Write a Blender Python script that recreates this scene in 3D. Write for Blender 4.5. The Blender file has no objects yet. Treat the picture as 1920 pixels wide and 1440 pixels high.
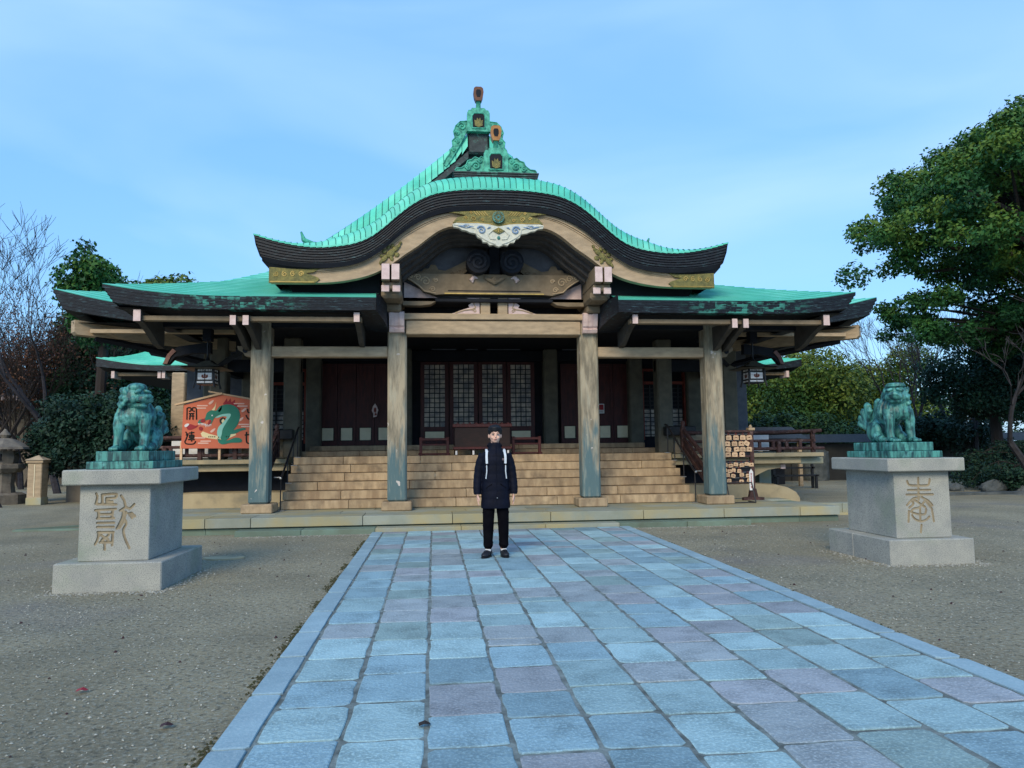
import bpy, math, random
import numpy as np
from mathutils import Vector, Matrix, Euler, noise as mnoise

rng = random.Random(11)
nrg = np.random.default_rng(7)
SC = bpy.context.scene
COL = SC.collection
PI = math.pi
def R(d): return math.radians(d)

# ------------------------------------------------------------------ camera
FPX = 1386.0
YAW = math.atan(148 / FPX); PITCH = math.atan(121 / FPX); ROLL = -0.0118; CH = 1.5
_f = Vector((math.sin(YAW) * math.cos(PITCH), math.cos(YAW) * math.cos(PITCH), math.sin(PITCH)))
_r = Vector((math.cos(YAW), -math.sin(YAW), 0)); _u = _r.cross(_f)
_a = -ROLL
CR = _r * math.cos(_a) - _u * math.sin(_a); CU = _u * math.cos(_a) + _r * math.sin(_a); CF = _f
cd = bpy.data.cameras.new('camera'); cam = bpy.data.objects.new('camera', cd); COL.objects.link(cam)
cd.sensor_fit = 'HORIZONTAL'; cd.sensor_width = 36.0; cd.lens = 36.0 * FPX / 1920.0
cd.clip_start = 0.1; cd.clip_end = 1500
m = Matrix((CR, CU, -CF)).transposed().to_4x4(); m.translation = Vector((0, 0, CH))
cam.matrix_world = m
SC.camera = cam
def at(px, py, Y):
    """point of the place at distance Y in front of the camera's line (used to measure sizes)"""
    d = CR * ((px - 960) / FPX) + CU * ((720 - py) / FPX) + CF
    return Vector((0, 0, CH)) + d * (Y / d.y)

# ------------------------------------------------------------------ light
SUN_EL, SUN_AZ = 33.0, 200.0          # compass azimuth, clockwise from +Y: behind the viewer
w = bpy.data.worlds.new('World'); SC.world = w; w.use_nodes = True
nt = w.node_tree; nt.nodes.clear()
def N(t, typ, **k):
    n = t.nodes.new(typ)
    for a, b in k.items(): setattr(n, a, b)
    return n
out = N(nt, 'ShaderNodeOutputWorld'); bg = N(nt, 'ShaderNodeBackground')
sky = N(nt, 'ShaderNodeTexSky', sky_type='NISHITA', sun_disc=False)
sky.sun_elevation = R(SUN_EL); sky.sun_rotation = R(SUN_AZ); sky.air_density = 1.3; sky.dust_density = 0.6; sky.ozone_density = 2.2
tc = N(nt, 'ShaderNodeTexCoord'); mp = N(nt, 'ShaderNodeMapping'); mp.inputs['Scale'].default_value = (0.9, 1.8, 3.6); mp.inputs['Rotation'].default_value = (0.2, 0.35, 0.5)
nz = N(nt, 'ShaderNodeTexNoise'); nz.inputs['Scale'].default_value = 1.5; nz.inputs['Detail'].default_value = 5; nz.inputs['Roughness'].default_value = 0.42; nz.inputs['Distortion'].default_value = 0.5
rp = N(nt, 'ShaderNodeValToRGB'); rp.color_ramp.elements[0].position = 0.44; rp.color_ramp.elements[1].position = 0.70
rp.color_ramp.elements[0].color = (0, 0, 0, 1); rp.color_ramp.elements[1].color = (0.55, 0.55, 0.55, 1)
tint = N(nt, 'ShaderNodeMix', data_type='RGBA', blend_type='MULTIPLY'); tint.inputs[0].default_value = 1.0
tint.inputs[7].default_value = (0.90, 1.09, 1.24, 1)
base = N(nt, 'ShaderNodeMix', data_type='RGBA'); base.inputs[0].default_value = 0.55
base.inputs[7].default_value = (1.95, 4.85, 9.5, 1)
cl = N(nt, 'ShaderNodeMix', data_type='RGBA'); cl.inputs[7].default_value = (4.3, 6.35, 9.5, 1)
L = nt.links.new
L(tc.outputs['Generated'], mp.inputs['Vector']); L(mp.outputs['Vector'], nz.inputs['Vector']); L(nz.outputs['Fac'], rp.inputs['Fac'])
L(sky.outputs['Color'], tint.inputs[6]); L(tint.outputs[2], base.inputs[6]); L(base.outputs[2], cl.inputs[6]); L(rp.outputs['Color'], cl.inputs[0])
L(cl.outputs[2], bg.inputs['Color']); L(bg.outputs[0], out.inputs['Surface'])
bg.inputs['Strength'].default_value = 0.1
sd = bpy.data.lights.new('sun', 'SUN'); sun = bpy.data.objects.new('sun', sd); COL.objects.link(sun)
sd.energy = 1.9; sd.angle = R(26); sd.color = (1.0, 0.84, 0.58)
sdir = Vector((math.sin(R(SUN_AZ)) * math.cos(R(SUN_EL)), math.cos(R(SUN_AZ)) * math.cos(R(SUN_EL)), math.sin(R(SUN_EL))))
sun.rotation_euler = sdir.to_track_quat('Z', 'Y').to_euler()
SC.view_settings.view_transform = 'Standard'; SC.view_settings.look = 'None'
SC.view_settings.gamma = 1; SC.view_settings.use_curve_mapping = False; SC.view_settings.exposure = 0.55

# ------------------------------------------------------------------ mesh builder
def cr(p0, p1, p2, p3, t):
    return 0.5 * ((2 * p1) + (-p0 + p2) * t + (2 * p0 - 5 * p1 + 4 * p2 - p3) * t * t + (-p0 + 3 * p1 - 3 * p2 + p3) * t ** 3)
def smooth_line(pts, k=6):
    pts = [Vector(p) for p in pts]; o = []
    for i in range(len(pts) - 1):
        a = pts[max(i - 1, 0)]; b = pts[i]; c = pts[i + 1]; d = pts[min(i + 2, len(pts) - 1)]
        for j in range(k): o.append(cr(a, b, c, d, j / k))
    o.append(pts[-1]); return o
class MB:
    def __init__(s): s.v = []; s.f = []; s.mi = []; s.sm = False
    def _conv(s, base, faces, mi=0):
        """faces of a convex solid, turned outwards"""
        vs = s.v; c = Vector((0, 0, 0)); ids = sorted({i for f in faces for i in f})
        for i in ids: c += Vector(vs[base + i])
        c /= len(ids)
        for f in faces:
            p = [Vector(vs[base + i]) for i in f]; n = Vector((0, 0, 0))
            for a in range(len(p)): n += p[a].cross(p[(a + 1) % len(p)])
            fc = sum(p, Vector((0, 0, 0))) / len(p)
            g = tuple(base + i for i in f)
            s.f.append(g if n.dot(fc - c) >= 0 else g[::-1]); s.mi.append(mi)
    def box(s, x0, x1, y0, y1, z0, z1, ch=0.0, mi=0):
        if x0 > x1: x0, x1 = x1, x0
        if y0 > y1: y0, y1 = y1, y0
        if z0 > z1: z0, z1 = z1, z0
        b = len(s.v)
        if ch <= 0:
            s.v += [(x, y, z) for z in (z0, z1) for y in (y0, y1) for x in (x0, x1)]
            s._conv(b, [(0, 1, 3, 2), (4, 5, 7, 6), (0, 1, 5, 4), (2, 3, 7, 6), (0, 2, 6, 4), (1, 3, 7, 5)], mi); return s
        ch = min(ch, (x1 - x0) * .45, (y1 - y0) * .45, (z1 - z0) * .45)
        X = (x0, x1); Y = (y0, y1); Z = (z0, z1); idx = {}
        for i in (0, 1):
            for j in (0, 1):
                for k in (0, 1):
                    for a in (0, 1, 2):
                        p = [X[i], Y[j], Z[k]]
                        for ax, sg in enumerate((i, j, k)):
                            if ax != a: p[ax] += ch * (1 if sg == 0 else -1)
                        idx[i, j, k, a] = len(s.v) - b; s.v.append(tuple(p))
        F = []
        for a in (0, 1, 2):
            o = [q for q in (0, 1, 2) if q != a]
            for sg in (0, 1):
                g = []
                for q in ((0, 0), (0, 1), (1, 1), (1, 0)):
                    t = [0, 0, 0]; t[a] = sg; t[o[0]] = q[0]; t[o[1]] = q[1]; g.append(idx[t[0], t[1], t[2], a])
                F.append(tuple(g))
            for q0 in (0, 1):
                for q1 in (0, 1):
                    t0 = [0, 0, 0]; t0[o[0]] = q0; t0[o[1]] = q1; t1 = list(t0); t1[a] = 1
                    F.append((idx[t0[0], t0[1], t0[2], o[0]], idx[t1[0], t1[1], t1[2], o[0]], idx[t1[0], t1[1], t1[2], o[1]], idx[t0[0], t0[1], t0[2], o[1]]))
        for i in (0, 1):
            for j in (0, 1):
                for k in (0, 1): F.append((idx[i, j, k, 0], idx[i, j, k, 1], idx[i, j, k, 2]))
        s._conv(b, F, mi); return s
    def prism(s, poly, y0, y1, axis='y', mi=0):
        """poly of (a,b): axis y -> (x,z), axis x -> (y,z), axis z -> (x,y)"""
        if y0 > y1: y0, y1 = y1, y0
        ar = sum(poly[i][0] * poly[(i + 1) % len(poly)][1] - poly[(i + 1) % len(poly)][0] * poly[i][1] for i in range(len(poly)))
        if ar < 0: poly = poly[::-1]
        n = len(poly); b = len(s.v)
        mk = {'y': lambda p, q: (p[0], q, p[1]), 'x': lambda p, q: (q, p[0], p[1]), 'z': lambda p, q: (p[0], p[1], q)}[axis]
        s.v += [mk(p, y0) for p in poly] + [mk(p, y1) for p in poly]
        fl = axis == 'y'
        fr = tuple(range(b, b + n)); bk = tuple(range(b + n, b + 2 * n))
        s.f += [fr if fl else fr[::-1], bk[::-1] if fl else bk]
        for i in range(n):
            j = (i + 1) % n; q = (b + i, b + n + i, b + n + j, b + j)
            s.f.append(q if fl else q[::-1])
        s.mi += [mi] * (n + 2); return s
    def tube(s, pts, rad, n=8, caps=True, mi=0, sq=None):
        pts = [Vector(p) for p in pts]
        if not hasattr(rad, '__len__'): rad = [rad] * len(pts)
        b = len(s.v); up = None
        for i, p in enumerate(pts):
            t = (pts[min(i + 1, len(pts) - 1)] - pts[max(i - 1, 0)])
            if t.length < 1e-9: t = Vector((0, 0, 1))
            t.normalize()
            if up is None:
                up = Vector((0, 0, 1)) if abs(t.z) < .9 else Vector((1, 0, 0))
            sx = t.cross(up)
            if sx.length < 1e-6: sx = t.cross(Vector((0, 1, 0)))
            sx.normalize(); up = sx.cross(t).normalized()
            for k in range(n):
                a = 2 * PI * k / n
                q = p + (sx * math.cos(a) + up * math.sin(a)) * rad[i]
                s.v.append(tuple(q))
        for i in range(len(pts) - 1):
            for k in range(n):
                k2 = (k + 1) % n
                s.f.append((b + i * n + k, b + (i + 1) * n + k, b + (i + 1) * n + k2, b + i * n + k2)); s.mi.append(mi)
        if caps:
            s.f.append(tuple(b + k for k in range(n))); s.f.append(tuple(b + (len(pts) - 1) * n + k for k in range(n))[::-1]); s.mi += [mi, mi]
        return s
    def ell(s, c, r, nu=14, nv=9, rot=None, mi=0):
        c = Vector(c); r = (r, r, r) if not hasattr(r, '__len__') else r
        q = Euler(rot).to_matrix() if rot else None; b = len(s.v)
        def P(a, bb):
            p = Vector((math.cos(a) * math.cos(bb) * r[0], math.sin(a) * math.cos(bb) * r[1], math.sin(bb) * r[2]))
            if q: p = q @ p
            return tuple(c + p)
        s.v.append(P(0, -PI / 2))
        for j in range(1, nv):
            for i in range(nu): s.v.append(P(2 * PI * i / nu, -PI / 2 + PI * j / nv))
        s.v.append(P(0, PI / 2)); top = len(s.v) - 1
        for i in range(nu):
            i2 = (i + 1) % nu
            s.f.append((b, b + 1 + i2, b + 1 + i)); s.f.append((top, b + 1 + (nv - 2) * nu + i, b + 1 + (nv - 2) * nu + i2)); s.mi += [mi, mi]
            for j in range(nv - 2):
                a0 = b + 1 + j * nu; a1 = a0 + nu
                s.f.append((a0 + i, a0 + i2, a1 + i2, a1 + i)); s.mi.append(mi)
        return s
    def lathe(s, prof, c=(0, 0, 0), n=16, mi=0):
        b = len(s.v)
        for (r, z) in prof:
            for k in range(n):
                a = 2 * PI * (k + .5) / n; s.v.append((c[0] + r * math.cos(a), c[1] + r * math.sin(a), c[2] + z))
        m_ = len(prof)
        for j in range(m_ - 1):
            for k in range(n):
                k2 = (k + 1) % n
                s.f.append((b + j * n + k, b + j * n + k2, b + (j + 1) * n + k2, b + (j + 1) * n + k)); s.mi.append(mi)
        s.f.append(tuple(b + k for k in range(n))[::-1]); s.f.append(tuple(b + (m_ - 1) * n + k for k in range(n))); s.mi += [mi, mi]
        return s
    def grid(s, rows, mi=0, flip=False):
        b = len(s.v); n = len(rows[0])
        for r_ in rows: s.v += [tuple(p) for p in r_]
        for i in range(len(rows) - 1):
            for k in range(n - 1):
                q = (b + i * n + k, b + i * n + k + 1, b + (i + 1) * n + k + 1, b + (i + 1) * n + k)
                s.f.append(q[::-1] if flip else q); s.mi.append(mi)
        return s
    def add(s, o, M=None, mi=None):
        b = len(s.v)
        s.v += [tuple(M @ Vector(p)) for p in o.v] if M else list(o.v)
        s.f += [tuple(b + i for i in f) for f in o.f]; s.mi += o.mi if mi is None else [mi] * len(o.f); return s
    def xf(s, M): s.v = [tuple(M @ Vector(p)) for p in s.v]; return s
    def warp(s, fn): s.v = [tuple(fn(*p)) for p in s.v]; return s
    def mesh(s, name, mats):
        me = bpy.data.meshes.new(name); me.from_pydata(s.v, [], s.f); me.update()
        if not isinstance(mats, (list, tuple)): mats = [mats]
        for m_ in mats: me.materials.append(m_)
        if len(mats) > 1: me.polygons.foreach_set('material_index', s.mi)
        if s.sm: me.polygons.foreach_set('use_smooth', [True] * len(me.polygons))
        return me
ORG = {}
def link(o, parent=None):
    COL.objects.link(o)
    if parent is not None:
        o.parent = parent
        if parent.name in ORG: o.location = Vector(o.location) + ORG[parent.name]
    return o
def tag(o, label=None, cat=None, group=None, kind=None):
    if label: o['label'] = label
    if cat: o['category'] = cat
    if group: o['group'] = group
    if kind: o['kind'] = kind
    return o
def obj(name, mb, mat, parent=None, label=None, cat=None, group=None, kind=None, loc=None, smooth=False):
    if smooth: mb.sm = True
    me = mb if isinstance(mb, bpy.types.Mesh) else mb.mesh(name, mat)
    o = bpy.data.objects.new(name, me)
    if loc: o.location = loc
    link(o, parent); return tag(o, label, cat, group, kind)
def empty(name, loc, label=None, cat=None, group=None, kind=None, rz=0, frame=False):
    """an Empty at the base of a thing; frame=True: its parts are written in place coordinates"""
    o = bpy.data.objects.new(name, None); COL.objects.link(o); o.location = loc; o.rotation_euler = (0, 0, rz); o.empty_display_size = .2
    if frame is not False: ORG[o.name] = -Vector(loc) + Vector(frame if frame is not True else (0, 0, 0))
    return tag(o, label, cat, group, kind)
def copy_tree(o, parent=None, loc=None, rz=None):
    c = o.copy(); COL.objects.link(c)
    if parent is not None: c.parent = parent
    if loc is not None: c.location = loc
    if rz is not None: c.rotation_euler = (0, 0, rz)
    for ch in list(o.children): copy_tree(ch, c)
    return c
def evalmesh(mb, mods, mats):
    """a mesh with modifiers applied"""
    me = mb if isinstance(mb, bpy.types.Mesh) else mb.mesh('tmp', mats)
    o = bpy.data.objects.new('tmp', me); COL.objects.link(o); tmp = [o]
    for typ, kw in mods:
        md = o.modifiers.new('m', typ)
        for a, b_ in kw.items():
            if isinstance(b_, MB) or isinstance(b_, bpy.types.Mesh):
                q = bpy.data.objects.new('tmp', b_ if isinstance(b_, bpy.types.Mesh) else b_.mesh('tmp', mats)); COL.objects.link(q); tmp.append(q); q.hide_render = True; b_ = q
            setattr(md, a, b_)
    bpy.context.view_layer.update()
    dg = bpy.context.evaluated_depsgraph_get()
    r = bpy.data.meshes.new_from_object(o.evaluated_get(dg))
    for q in tmp: bpy.data.objects.remove(q)
    return r
def blob(mb, mat, vox, it=4, smooth=True):
    r = evalmesh(mb, [('REMESH', dict(mode='VOXEL', voxel_size=vox, use_smooth_shade=smooth)), ('SMOOTH', dict(iterations=it, factor=.5))], mat)
    r.materials.clear(); r.materials.append(mat)
    if smooth: r.polygons.foreach_set('use_smooth', [True] * len(r.polygons))
    return r

# ------------------------------------------------------------------ materials
def MAT(name, c1, c2=None, scale=3.0, detail=6, lo=.35, hi=.65, rough=.8, bump=.0, bscale=None, bdist=.01, objrand=0.0, huerand=0.0,
        speck=None, speck_scale=220, speck_amt=.5, c3=None, c3_scale=1.2, c3_lo=.5, c3_hi=.7, stretch=None, metal=0.0, spec=.3, obj_coords=False, pure=False):
    m_ = bpy.data.materials.new(name); m_.use_nodes = True; t = m_.node_tree; p = t.nodes['Principled BSDF']; l = t.links.new
    p.inputs['Roughness'].default_value = rough; p.inputs['Metallic'].default_value = metal; p.inputs['Specular IOR Level'].default_value = spec
    if obj_coords: co = N(t, 'ShaderNodeTexCoord').outputs['Object']
    else: co = N(t, 'ShaderNodeNewGeometry').outputs['Position']
    if stretch:
        mpn = N(t, 'ShaderNodeMapping'); mpn.inputs['Scale'].default_value = stretch; l(co, mpn.inputs['Vector']); cs = mpn.outputs['Vector']
    else: cs = co
    def noise_(vec, sc, dt=6, ro=.6):
        n = N(t, 'ShaderNodeTexNoise'); n.inputs['Scale'].default_value = sc; n.inputs['Detail'].default_value = dt; n.inputs['Roughness'].default_value = ro; l(vec, n.inputs['Vector']); return n.outputs['Fac']
    def ramp(src, a, b):
        n = N(t, 'ShaderNodeMapRange'); n.inputs['From Min'].default_value = a; n.inputs['From Max'].default_value = b; n.clamp = True; l(src, n.inputs['Value']); return n.outputs['Result']
    def mixc(fac, a, b, bt='MIX'):
        n = N(t, 'ShaderNodeMix', data_type='RGBA', blend_type=bt)
        for q, s_ in ((0, fac), (6, a), (7, b)):
            if isinstance(s_, (int, float)): n.inputs[q].default_value = s_
            elif isinstance(s_, tuple): n.inputs[q].default_value = (*s_[:3], 1)
            else: l(s_, n.inputs[q])
        return n.outputs[2]
    c2 = c2 or tuple(x * .7 for x in c1)
    col = mixc(ramp(noise_(cs, scale, detail), lo, hi), c1, c2)
    if c3: col = mixc(ramp(noise_(co, c3_scale, 4), c3_lo, c3_hi), col, c3)
    if speck:
        col = mixc(ramp(noise_(co, speck_scale, 2, .5), .52, .66), col, speck) if speck_amt >= 1 else mixc(_mul(t, ramp(noise_(co, speck_scale, 2, .5), .5, .64), speck_amt), col, speck)
    if objrand or huerand:
        oi = N(t, 'ShaderNodeObjectInfo'); hs = N(t, 'ShaderNodeHueSaturation')
        mr = N(t, 'ShaderNodeMapRange'); mr.inputs['To Min'].default_value = 1 - objrand; mr.inputs['To Max'].default_value = 1 + objrand; l(oi.outputs['Random'], mr.inputs['Value']); l(mr.outputs[0], hs.inputs['Value'])
        if huerand:
            wn = N(t, 'ShaderNodeTexWhiteNoise', noise_dimensions='1D'); l(oi.outputs['Random'], wn.inputs['W'])
            m2 = N(t, 'ShaderNodeMapRange'); m2.inputs['To Min'].default_value = .5 - huerand; m2.inputs['To Max'].default_value = .5 + huerand; l(wn.outputs['Value'], m2.inputs['Value']); l(m2.outputs[0], hs.inputs['Hue'])
        l(col, hs.inputs['Color']); col = hs.outputs['Color']
    l(col, p.inputs['Base Color'])
    if bump:
        bn = N(t, 'ShaderNodeBump'); bn.inputs['Strength'].default_value = bump; bn.inputs['Distance'].default_value = bdist
        l(noise_(cs if stretch else co, bscale or scale * 6, 8), bn.inputs['Height']); l(bn.outputs['Normal'], p.inputs['Normal'])
    m_['col'] = 0
    if pure: return m_, t, p, col, co, mixc, ramp, noise_
    return m_
def _mul(t, s, k):
    n = N(t, 'ShaderNodeMath', operation='MULTIPLY'); t.links.new(s, n.inputs[0]); n.inputs[1].default_value = k; return n.outputs[0]

copper = MAT('green_copper', (.115, .60, .44), (.075, .47, .36), scale=2.5, rough=.7, bump=.25, bscale=25, objrand=.10, c3=(.20, .68, .52), c3_scale=.9, c3_lo=.45, c3_hi=.7)
copper_ornament = MAT('copper_ornament', (.11, .52, .37), (.03, .18, .14), scale=9, rough=.65, bump=.4, bscale=40)
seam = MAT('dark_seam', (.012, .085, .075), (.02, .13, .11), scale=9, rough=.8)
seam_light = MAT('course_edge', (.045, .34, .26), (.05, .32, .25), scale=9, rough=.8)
# dark eave edge with green patches breaking through
def fascia_mat():
    m_, t, p, col, co, mixc, ramp, noise_ = MAT('dark_copper_edge', (.003, .005, .010), (.009, .015, .024), scale=8, rough=.55, bump=.4, bscale=30, stretch=(1, 1, 5), pure=True)
    l = t.links.new
    sn = N(t, 'ShaderNodeVectorMath', operation='SNAP'); sn.inputs[1].default_value = (.11, 2.0, .047); l(co, sn.inputs[0])
    mpn = N(t, 'ShaderNodeMapping'); mpn.inputs['Scale'].default_value = (5.5, 5.5, 14); l(co, mpn.inputs['Vector'])
    mps = N(t, 'ShaderNodeMapping'); mps.inputs['Scale'].default_value = (4.2, 1, 15); l(sn.outputs[0], mps.inputs['Vector'])
    av = N(t, 'ShaderNodeMath', operation='ADD'); l(noise_(mps.outputs['Vector'], 1.0, 2, .5), av.inputs[0]); l(noise_(mpn.outputs['Vector'], 1.0, 6, .7), av.inputs[1]); a = ramp(av.outputs[0], 1.0, 1.13)
    b = ramp(noise_(co, .55, 2), .47, .56)
    # green only on the lower porch eaves (about 4.1 to 4.4 m up), where rain runs
    sx = N(t, 'ShaderNodeSeparateXYZ'); l(co, sx.inputs[0])
    z1 = ramp(sx.outputs['Z'], 4.48, 4.42)
    ax = N(t, 'ShaderNodeMath', operation='ABSOLUTE'); s1 = N(t, 'ShaderNodeMath', operation='SUBTRACT'); s1.inputs[1].default_value = 1.25
    l(sx.outputs['X'], s1.inputs[0]); l(s1.outputs[0], ax.inputs[0]); x1 = ramp(ax.outputs[0], 3.5, 4.3); x2 = ramp(ax.outputs[0], 6.3, 5.6)
    def mul(q, r_):
        n = N(t, 'ShaderNodeMath', operation='MULTIPLY'); l(q, n.inputs[0]); l(r_, n.inputs[1]); return n.outputs[0]
    f = mul(mul(a, z1), mul(x1, x2))
    c = mixc(_mul(t, f, .95), col, (.05, .27, .22))
    mpl = N(t, 'ShaderNodeMapping'); mpl.inputs['Scale'].default_value = (3.5, 3.5, 40); l(co, mpl.inputs['Vector'])
    lite = ramp(noise_(mpl.outputs['Vector'], 1.6, 5, .65), .58, .66)
    c = mixc(_mul(t, lite, .5), c, (.09, .19, .22))
    l(c, p.inputs['Base Color']); return m_
fascia = fascia_mat()
greycopper = MAT('weathered_copper', (.045, .060, .065), (.02, .03, .035), scale=8, rough=.6, bump=.4, bscale=30, c3=(.07, .2, .17), c3_scale=5, c3_lo=.55, c3_hi=.7)
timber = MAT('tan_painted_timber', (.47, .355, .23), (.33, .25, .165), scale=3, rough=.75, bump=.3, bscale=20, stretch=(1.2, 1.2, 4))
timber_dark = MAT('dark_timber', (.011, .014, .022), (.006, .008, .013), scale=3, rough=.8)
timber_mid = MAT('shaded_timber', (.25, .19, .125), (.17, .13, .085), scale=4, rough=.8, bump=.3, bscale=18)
endwhite = MAT('pale_beam_end', (.72, .56, .53), (.56, .42, .40), scale=8, rough=.7)
gold = MAT('tarnished_gold', (.22, .19, .055), (.10, .10, .035), scale=14, rough=.45, metal=.3, bump=.7, bscale=60, bdist=.02, spec=.4)
goldline = MAT('gold_line', (.60, .42, .13), (.42, .29, .09), scale=9, rough=.4, metal=.3)
maroon = MAT('maroon_lacquer', (.085, .020, .018), (.045, .012, .014), scale=5, rough=.5, stretch=(3, 3, .6))
maroon_rail = MAT('weathered_maroon_timber', (.085, .042, .038), (.04, .022, .022), scale=7, rough=.75, bump=.5, bscale=40, c3=(.16, .11, .10), c3_scale=9, c3_lo=.55, c3_hi=.7)
redframe = MAT('red_lacquer', (.26, .05, .03), (.16, .03, .02), scale=5, rough=.5)
cream = MAT('cream_panel', (.84, .76, .54), (.76, .68, .48), scale=5, rough=.7)
whitepaint = MAT('white_panel', (.74, .74, .74), (.62, .62, .64), scale=5, rough=.7)
paper = MAT('paper_pane', (.56, .49, .41), (.20, .20, .21), scale=4.5, lo=.4, hi=.6, rough=.6)
plaster_dark = MAT('grey_plaster', (.15, .16, .19), (.09, .10, .12), scale=3, rough=.9)
black = MAT('black_metal', (.012, .012, .014), (.02, .02, .022), scale=10, rough=.45)
steel = MAT('steel', (.45, .46, .47), (.35, .36, .37), scale=10, rough=.35, metal=.7)
darkwood = MAT('dark_brown_wood', (.026, .012, .011), (.015, .008, .008), scale=8, rough=.6, stretch=(1, 1, 3))
def pillar_mat():
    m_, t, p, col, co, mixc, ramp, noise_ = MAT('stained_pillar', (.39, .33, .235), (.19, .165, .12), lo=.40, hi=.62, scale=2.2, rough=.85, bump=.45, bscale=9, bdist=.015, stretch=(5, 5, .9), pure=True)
    l = t.links.new
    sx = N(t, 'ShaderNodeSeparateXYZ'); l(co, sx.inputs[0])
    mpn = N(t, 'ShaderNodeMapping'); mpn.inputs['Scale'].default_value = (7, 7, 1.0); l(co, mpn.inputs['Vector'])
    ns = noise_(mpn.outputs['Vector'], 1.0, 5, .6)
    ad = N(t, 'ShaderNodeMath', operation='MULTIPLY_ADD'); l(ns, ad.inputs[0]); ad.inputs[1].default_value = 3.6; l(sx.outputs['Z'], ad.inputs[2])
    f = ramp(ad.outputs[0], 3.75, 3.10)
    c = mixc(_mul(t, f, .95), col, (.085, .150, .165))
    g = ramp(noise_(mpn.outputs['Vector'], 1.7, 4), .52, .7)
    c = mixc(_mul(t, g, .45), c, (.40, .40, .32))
    vx = N(t, 'ShaderNodeTexNoise'); vx.inputs['Scale'].default_value = 5; vx.inputs['Detail'].default_value = 8; l(co, vx.inputs['Vector'])
    sp = ramp(vx.outputs['Fac'], .68, .70)
    c = mixc(sp, c, (.55, .50, .46))
    l(c, p.inputs['Base Color']); return m_
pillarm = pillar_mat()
steptan = MAT('sandstone_step', (.45, .34, .215), (.28, .20, .125), scale=2.2, rough=.85, bump=.35, bscale=25, objrand=.12, c3=(.20, .15, .10), c3_scale=3.0, c3_lo=.5, c3_hi=.72, stretch=(3.5, 3.5, .8))
slabm = MAT('platform_stone', (.31, .33, .28), (.24, .26, .21), scale=1.7, rough=.85, bump=.3, bscale=30, objrand=.14, c3=(.36, .31, .17), c3_scale=1.1, c3_lo=.42, c3_hi=.62)
slabgreen = MAT('mossy_base_stone', (.16, .23, .185), (.13, .16, .12), scale=2, rough=.9, bump=.3, bscale=30, objrand=.15)
granite = MAT('grey_granite', (.40, .395, .345), (.30, .305, .28), scale=3, rough=.8, bump=.3, bscale=110, bdist=.005, speck=(.17, .175, .175), speck_scale=100, speck_amt=.8, c3=(.27, .30, .24), c3_scale=1.6, c3_lo=.52, c3_hi=.7)
carvetan = MAT('carved_groove', (.31, .26, .175), (.23, .19, .13), scale=12, rough=.9)
bronze = MAT('green_bronze', (.075, .29, .25), (.010, .055, .060), scale=3.2, lo=.40, hi=.60, rough=.5, bump=.3, bscale=16, stretch=(6, 6, 1.0), c3=(.16, .48, .45), c3_scale=6, c3_lo=.56, c3_hi=.75, spec=.45)
def stone_mat(n, c1, c2): return MAT(n, c1, c2, scale=2.6, rough=.8, bump=.8, bscale=30, bdist=.016, objrand=.16, speck=tuple(min(1, x * 1.45) for x in c1), speck_scale=60, speck_amt=.45, c3=tuple(x * .55 for x in c1), c3_scale=3.6, c3_lo=.47, c3_hi=.76)
pathstones = [stone_mat('pale_cyan_stone', (.31, .46, .49), (.25, .38, .41)), stone_mat('blue_stone', (.245, .38, .435), (.20, .31, .36)), stone_mat('grey_stone', (.295, .35, .375), (.24, .285, .31)), stone_mat('pink_grey_stone', (.315, .35, .385), (.255, .285, .315)), stone_mat('green_grey_stone', (.25, .36, .36), (.20, .29, .295))]
pathstone_w = (32, 24, 18, 14, 10)
mortar = MAT('joint_sand', (.22, .265, .26), (.085, .10, .095), scale=9, rough=.95, bump=.6, bscale=80)
curbm = MAT('curb_stone', (.27, .39, .44), (.21, .31, .36), scale=3, rough=.8, bump=.5, bscale=45, objrand=.1, speck=(.36, .47, .52), speck_scale=60, speck_amt=.4)
moss = MAT('moss', (.05, .06, .02), (.10, .08, .04), scale=14, rough=1, bump=1, bscale=80, bdist=.02)
skin = MAT('skin', (.70, .44, .33), (.64, .38, .29), scale=9, rough=.55)
navy = MAT('navy_coat', (.0030, .0048, .015), (.002, .003, .009), scale=8, rough=.7, bump=.3, bscale=30, spec=.15)
blackcloth = MAT('black_cloth', (.005, .005, .007), (.003, .003, .005), scale=8, rough=.95, spec=.03)
shoe = MAT('black_shoe', (.012, .013, .018), (.02, .022, .03), scale=20, rough=.5)
hairm = MAT('black_hair', (.008, .008, .011), (.004, .004, .006), scale=60, rough=.5)
lightstrap = MAT('pale_strap', (.62, .66, .70), (.50, .54, .58), scale=20, rough=.6)
woodpale = MAT('pale_plaque_wood', (.66, .47, .30), (.55, .37, .23), scale=9, rough=.7, objrand=.15, stretch=(1, 1, 5))
inkbrown = MAT('brown_ink', (.12, .05, .035), (.10, .04, .03), scale=9, rough=.8)
emared = MAT('orange_red_board', (.62, .16, .085), (.56, .135, .07), scale=1.3, rough=.6)
emagreen = MAT('green_print', (.02, .20, .14), (.02, .17, .12), scale=6, rough=.6)
emacream = MAT('cream_print', (.78, .66, .38), (.74, .62, .36), scale=6, rough=.6)
emaink = MAT('black_print', (.015, .02, .015), (.01, .01, .01), scale=6, rough=.6)
emateal = MAT('pale_teal_print', (.28, .62, .55), (.26, .58, .50), scale=6, rough=.6)
emacrimson = MAT('crimson_print', (.32, .02, .03), (.28, .02, .03), scale=6, rough=.6)
emapink = MAT('pale_pink_print', (.78, .50, .40), (.74, .48, .40), scale=6, rough=.6)
bark = MAT('bark', (.030, .024, .022), (.03, .024, .022), scale=9, rough=.95, bump=.8, bscale=30, stretch=(3, 3, .6))
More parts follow.
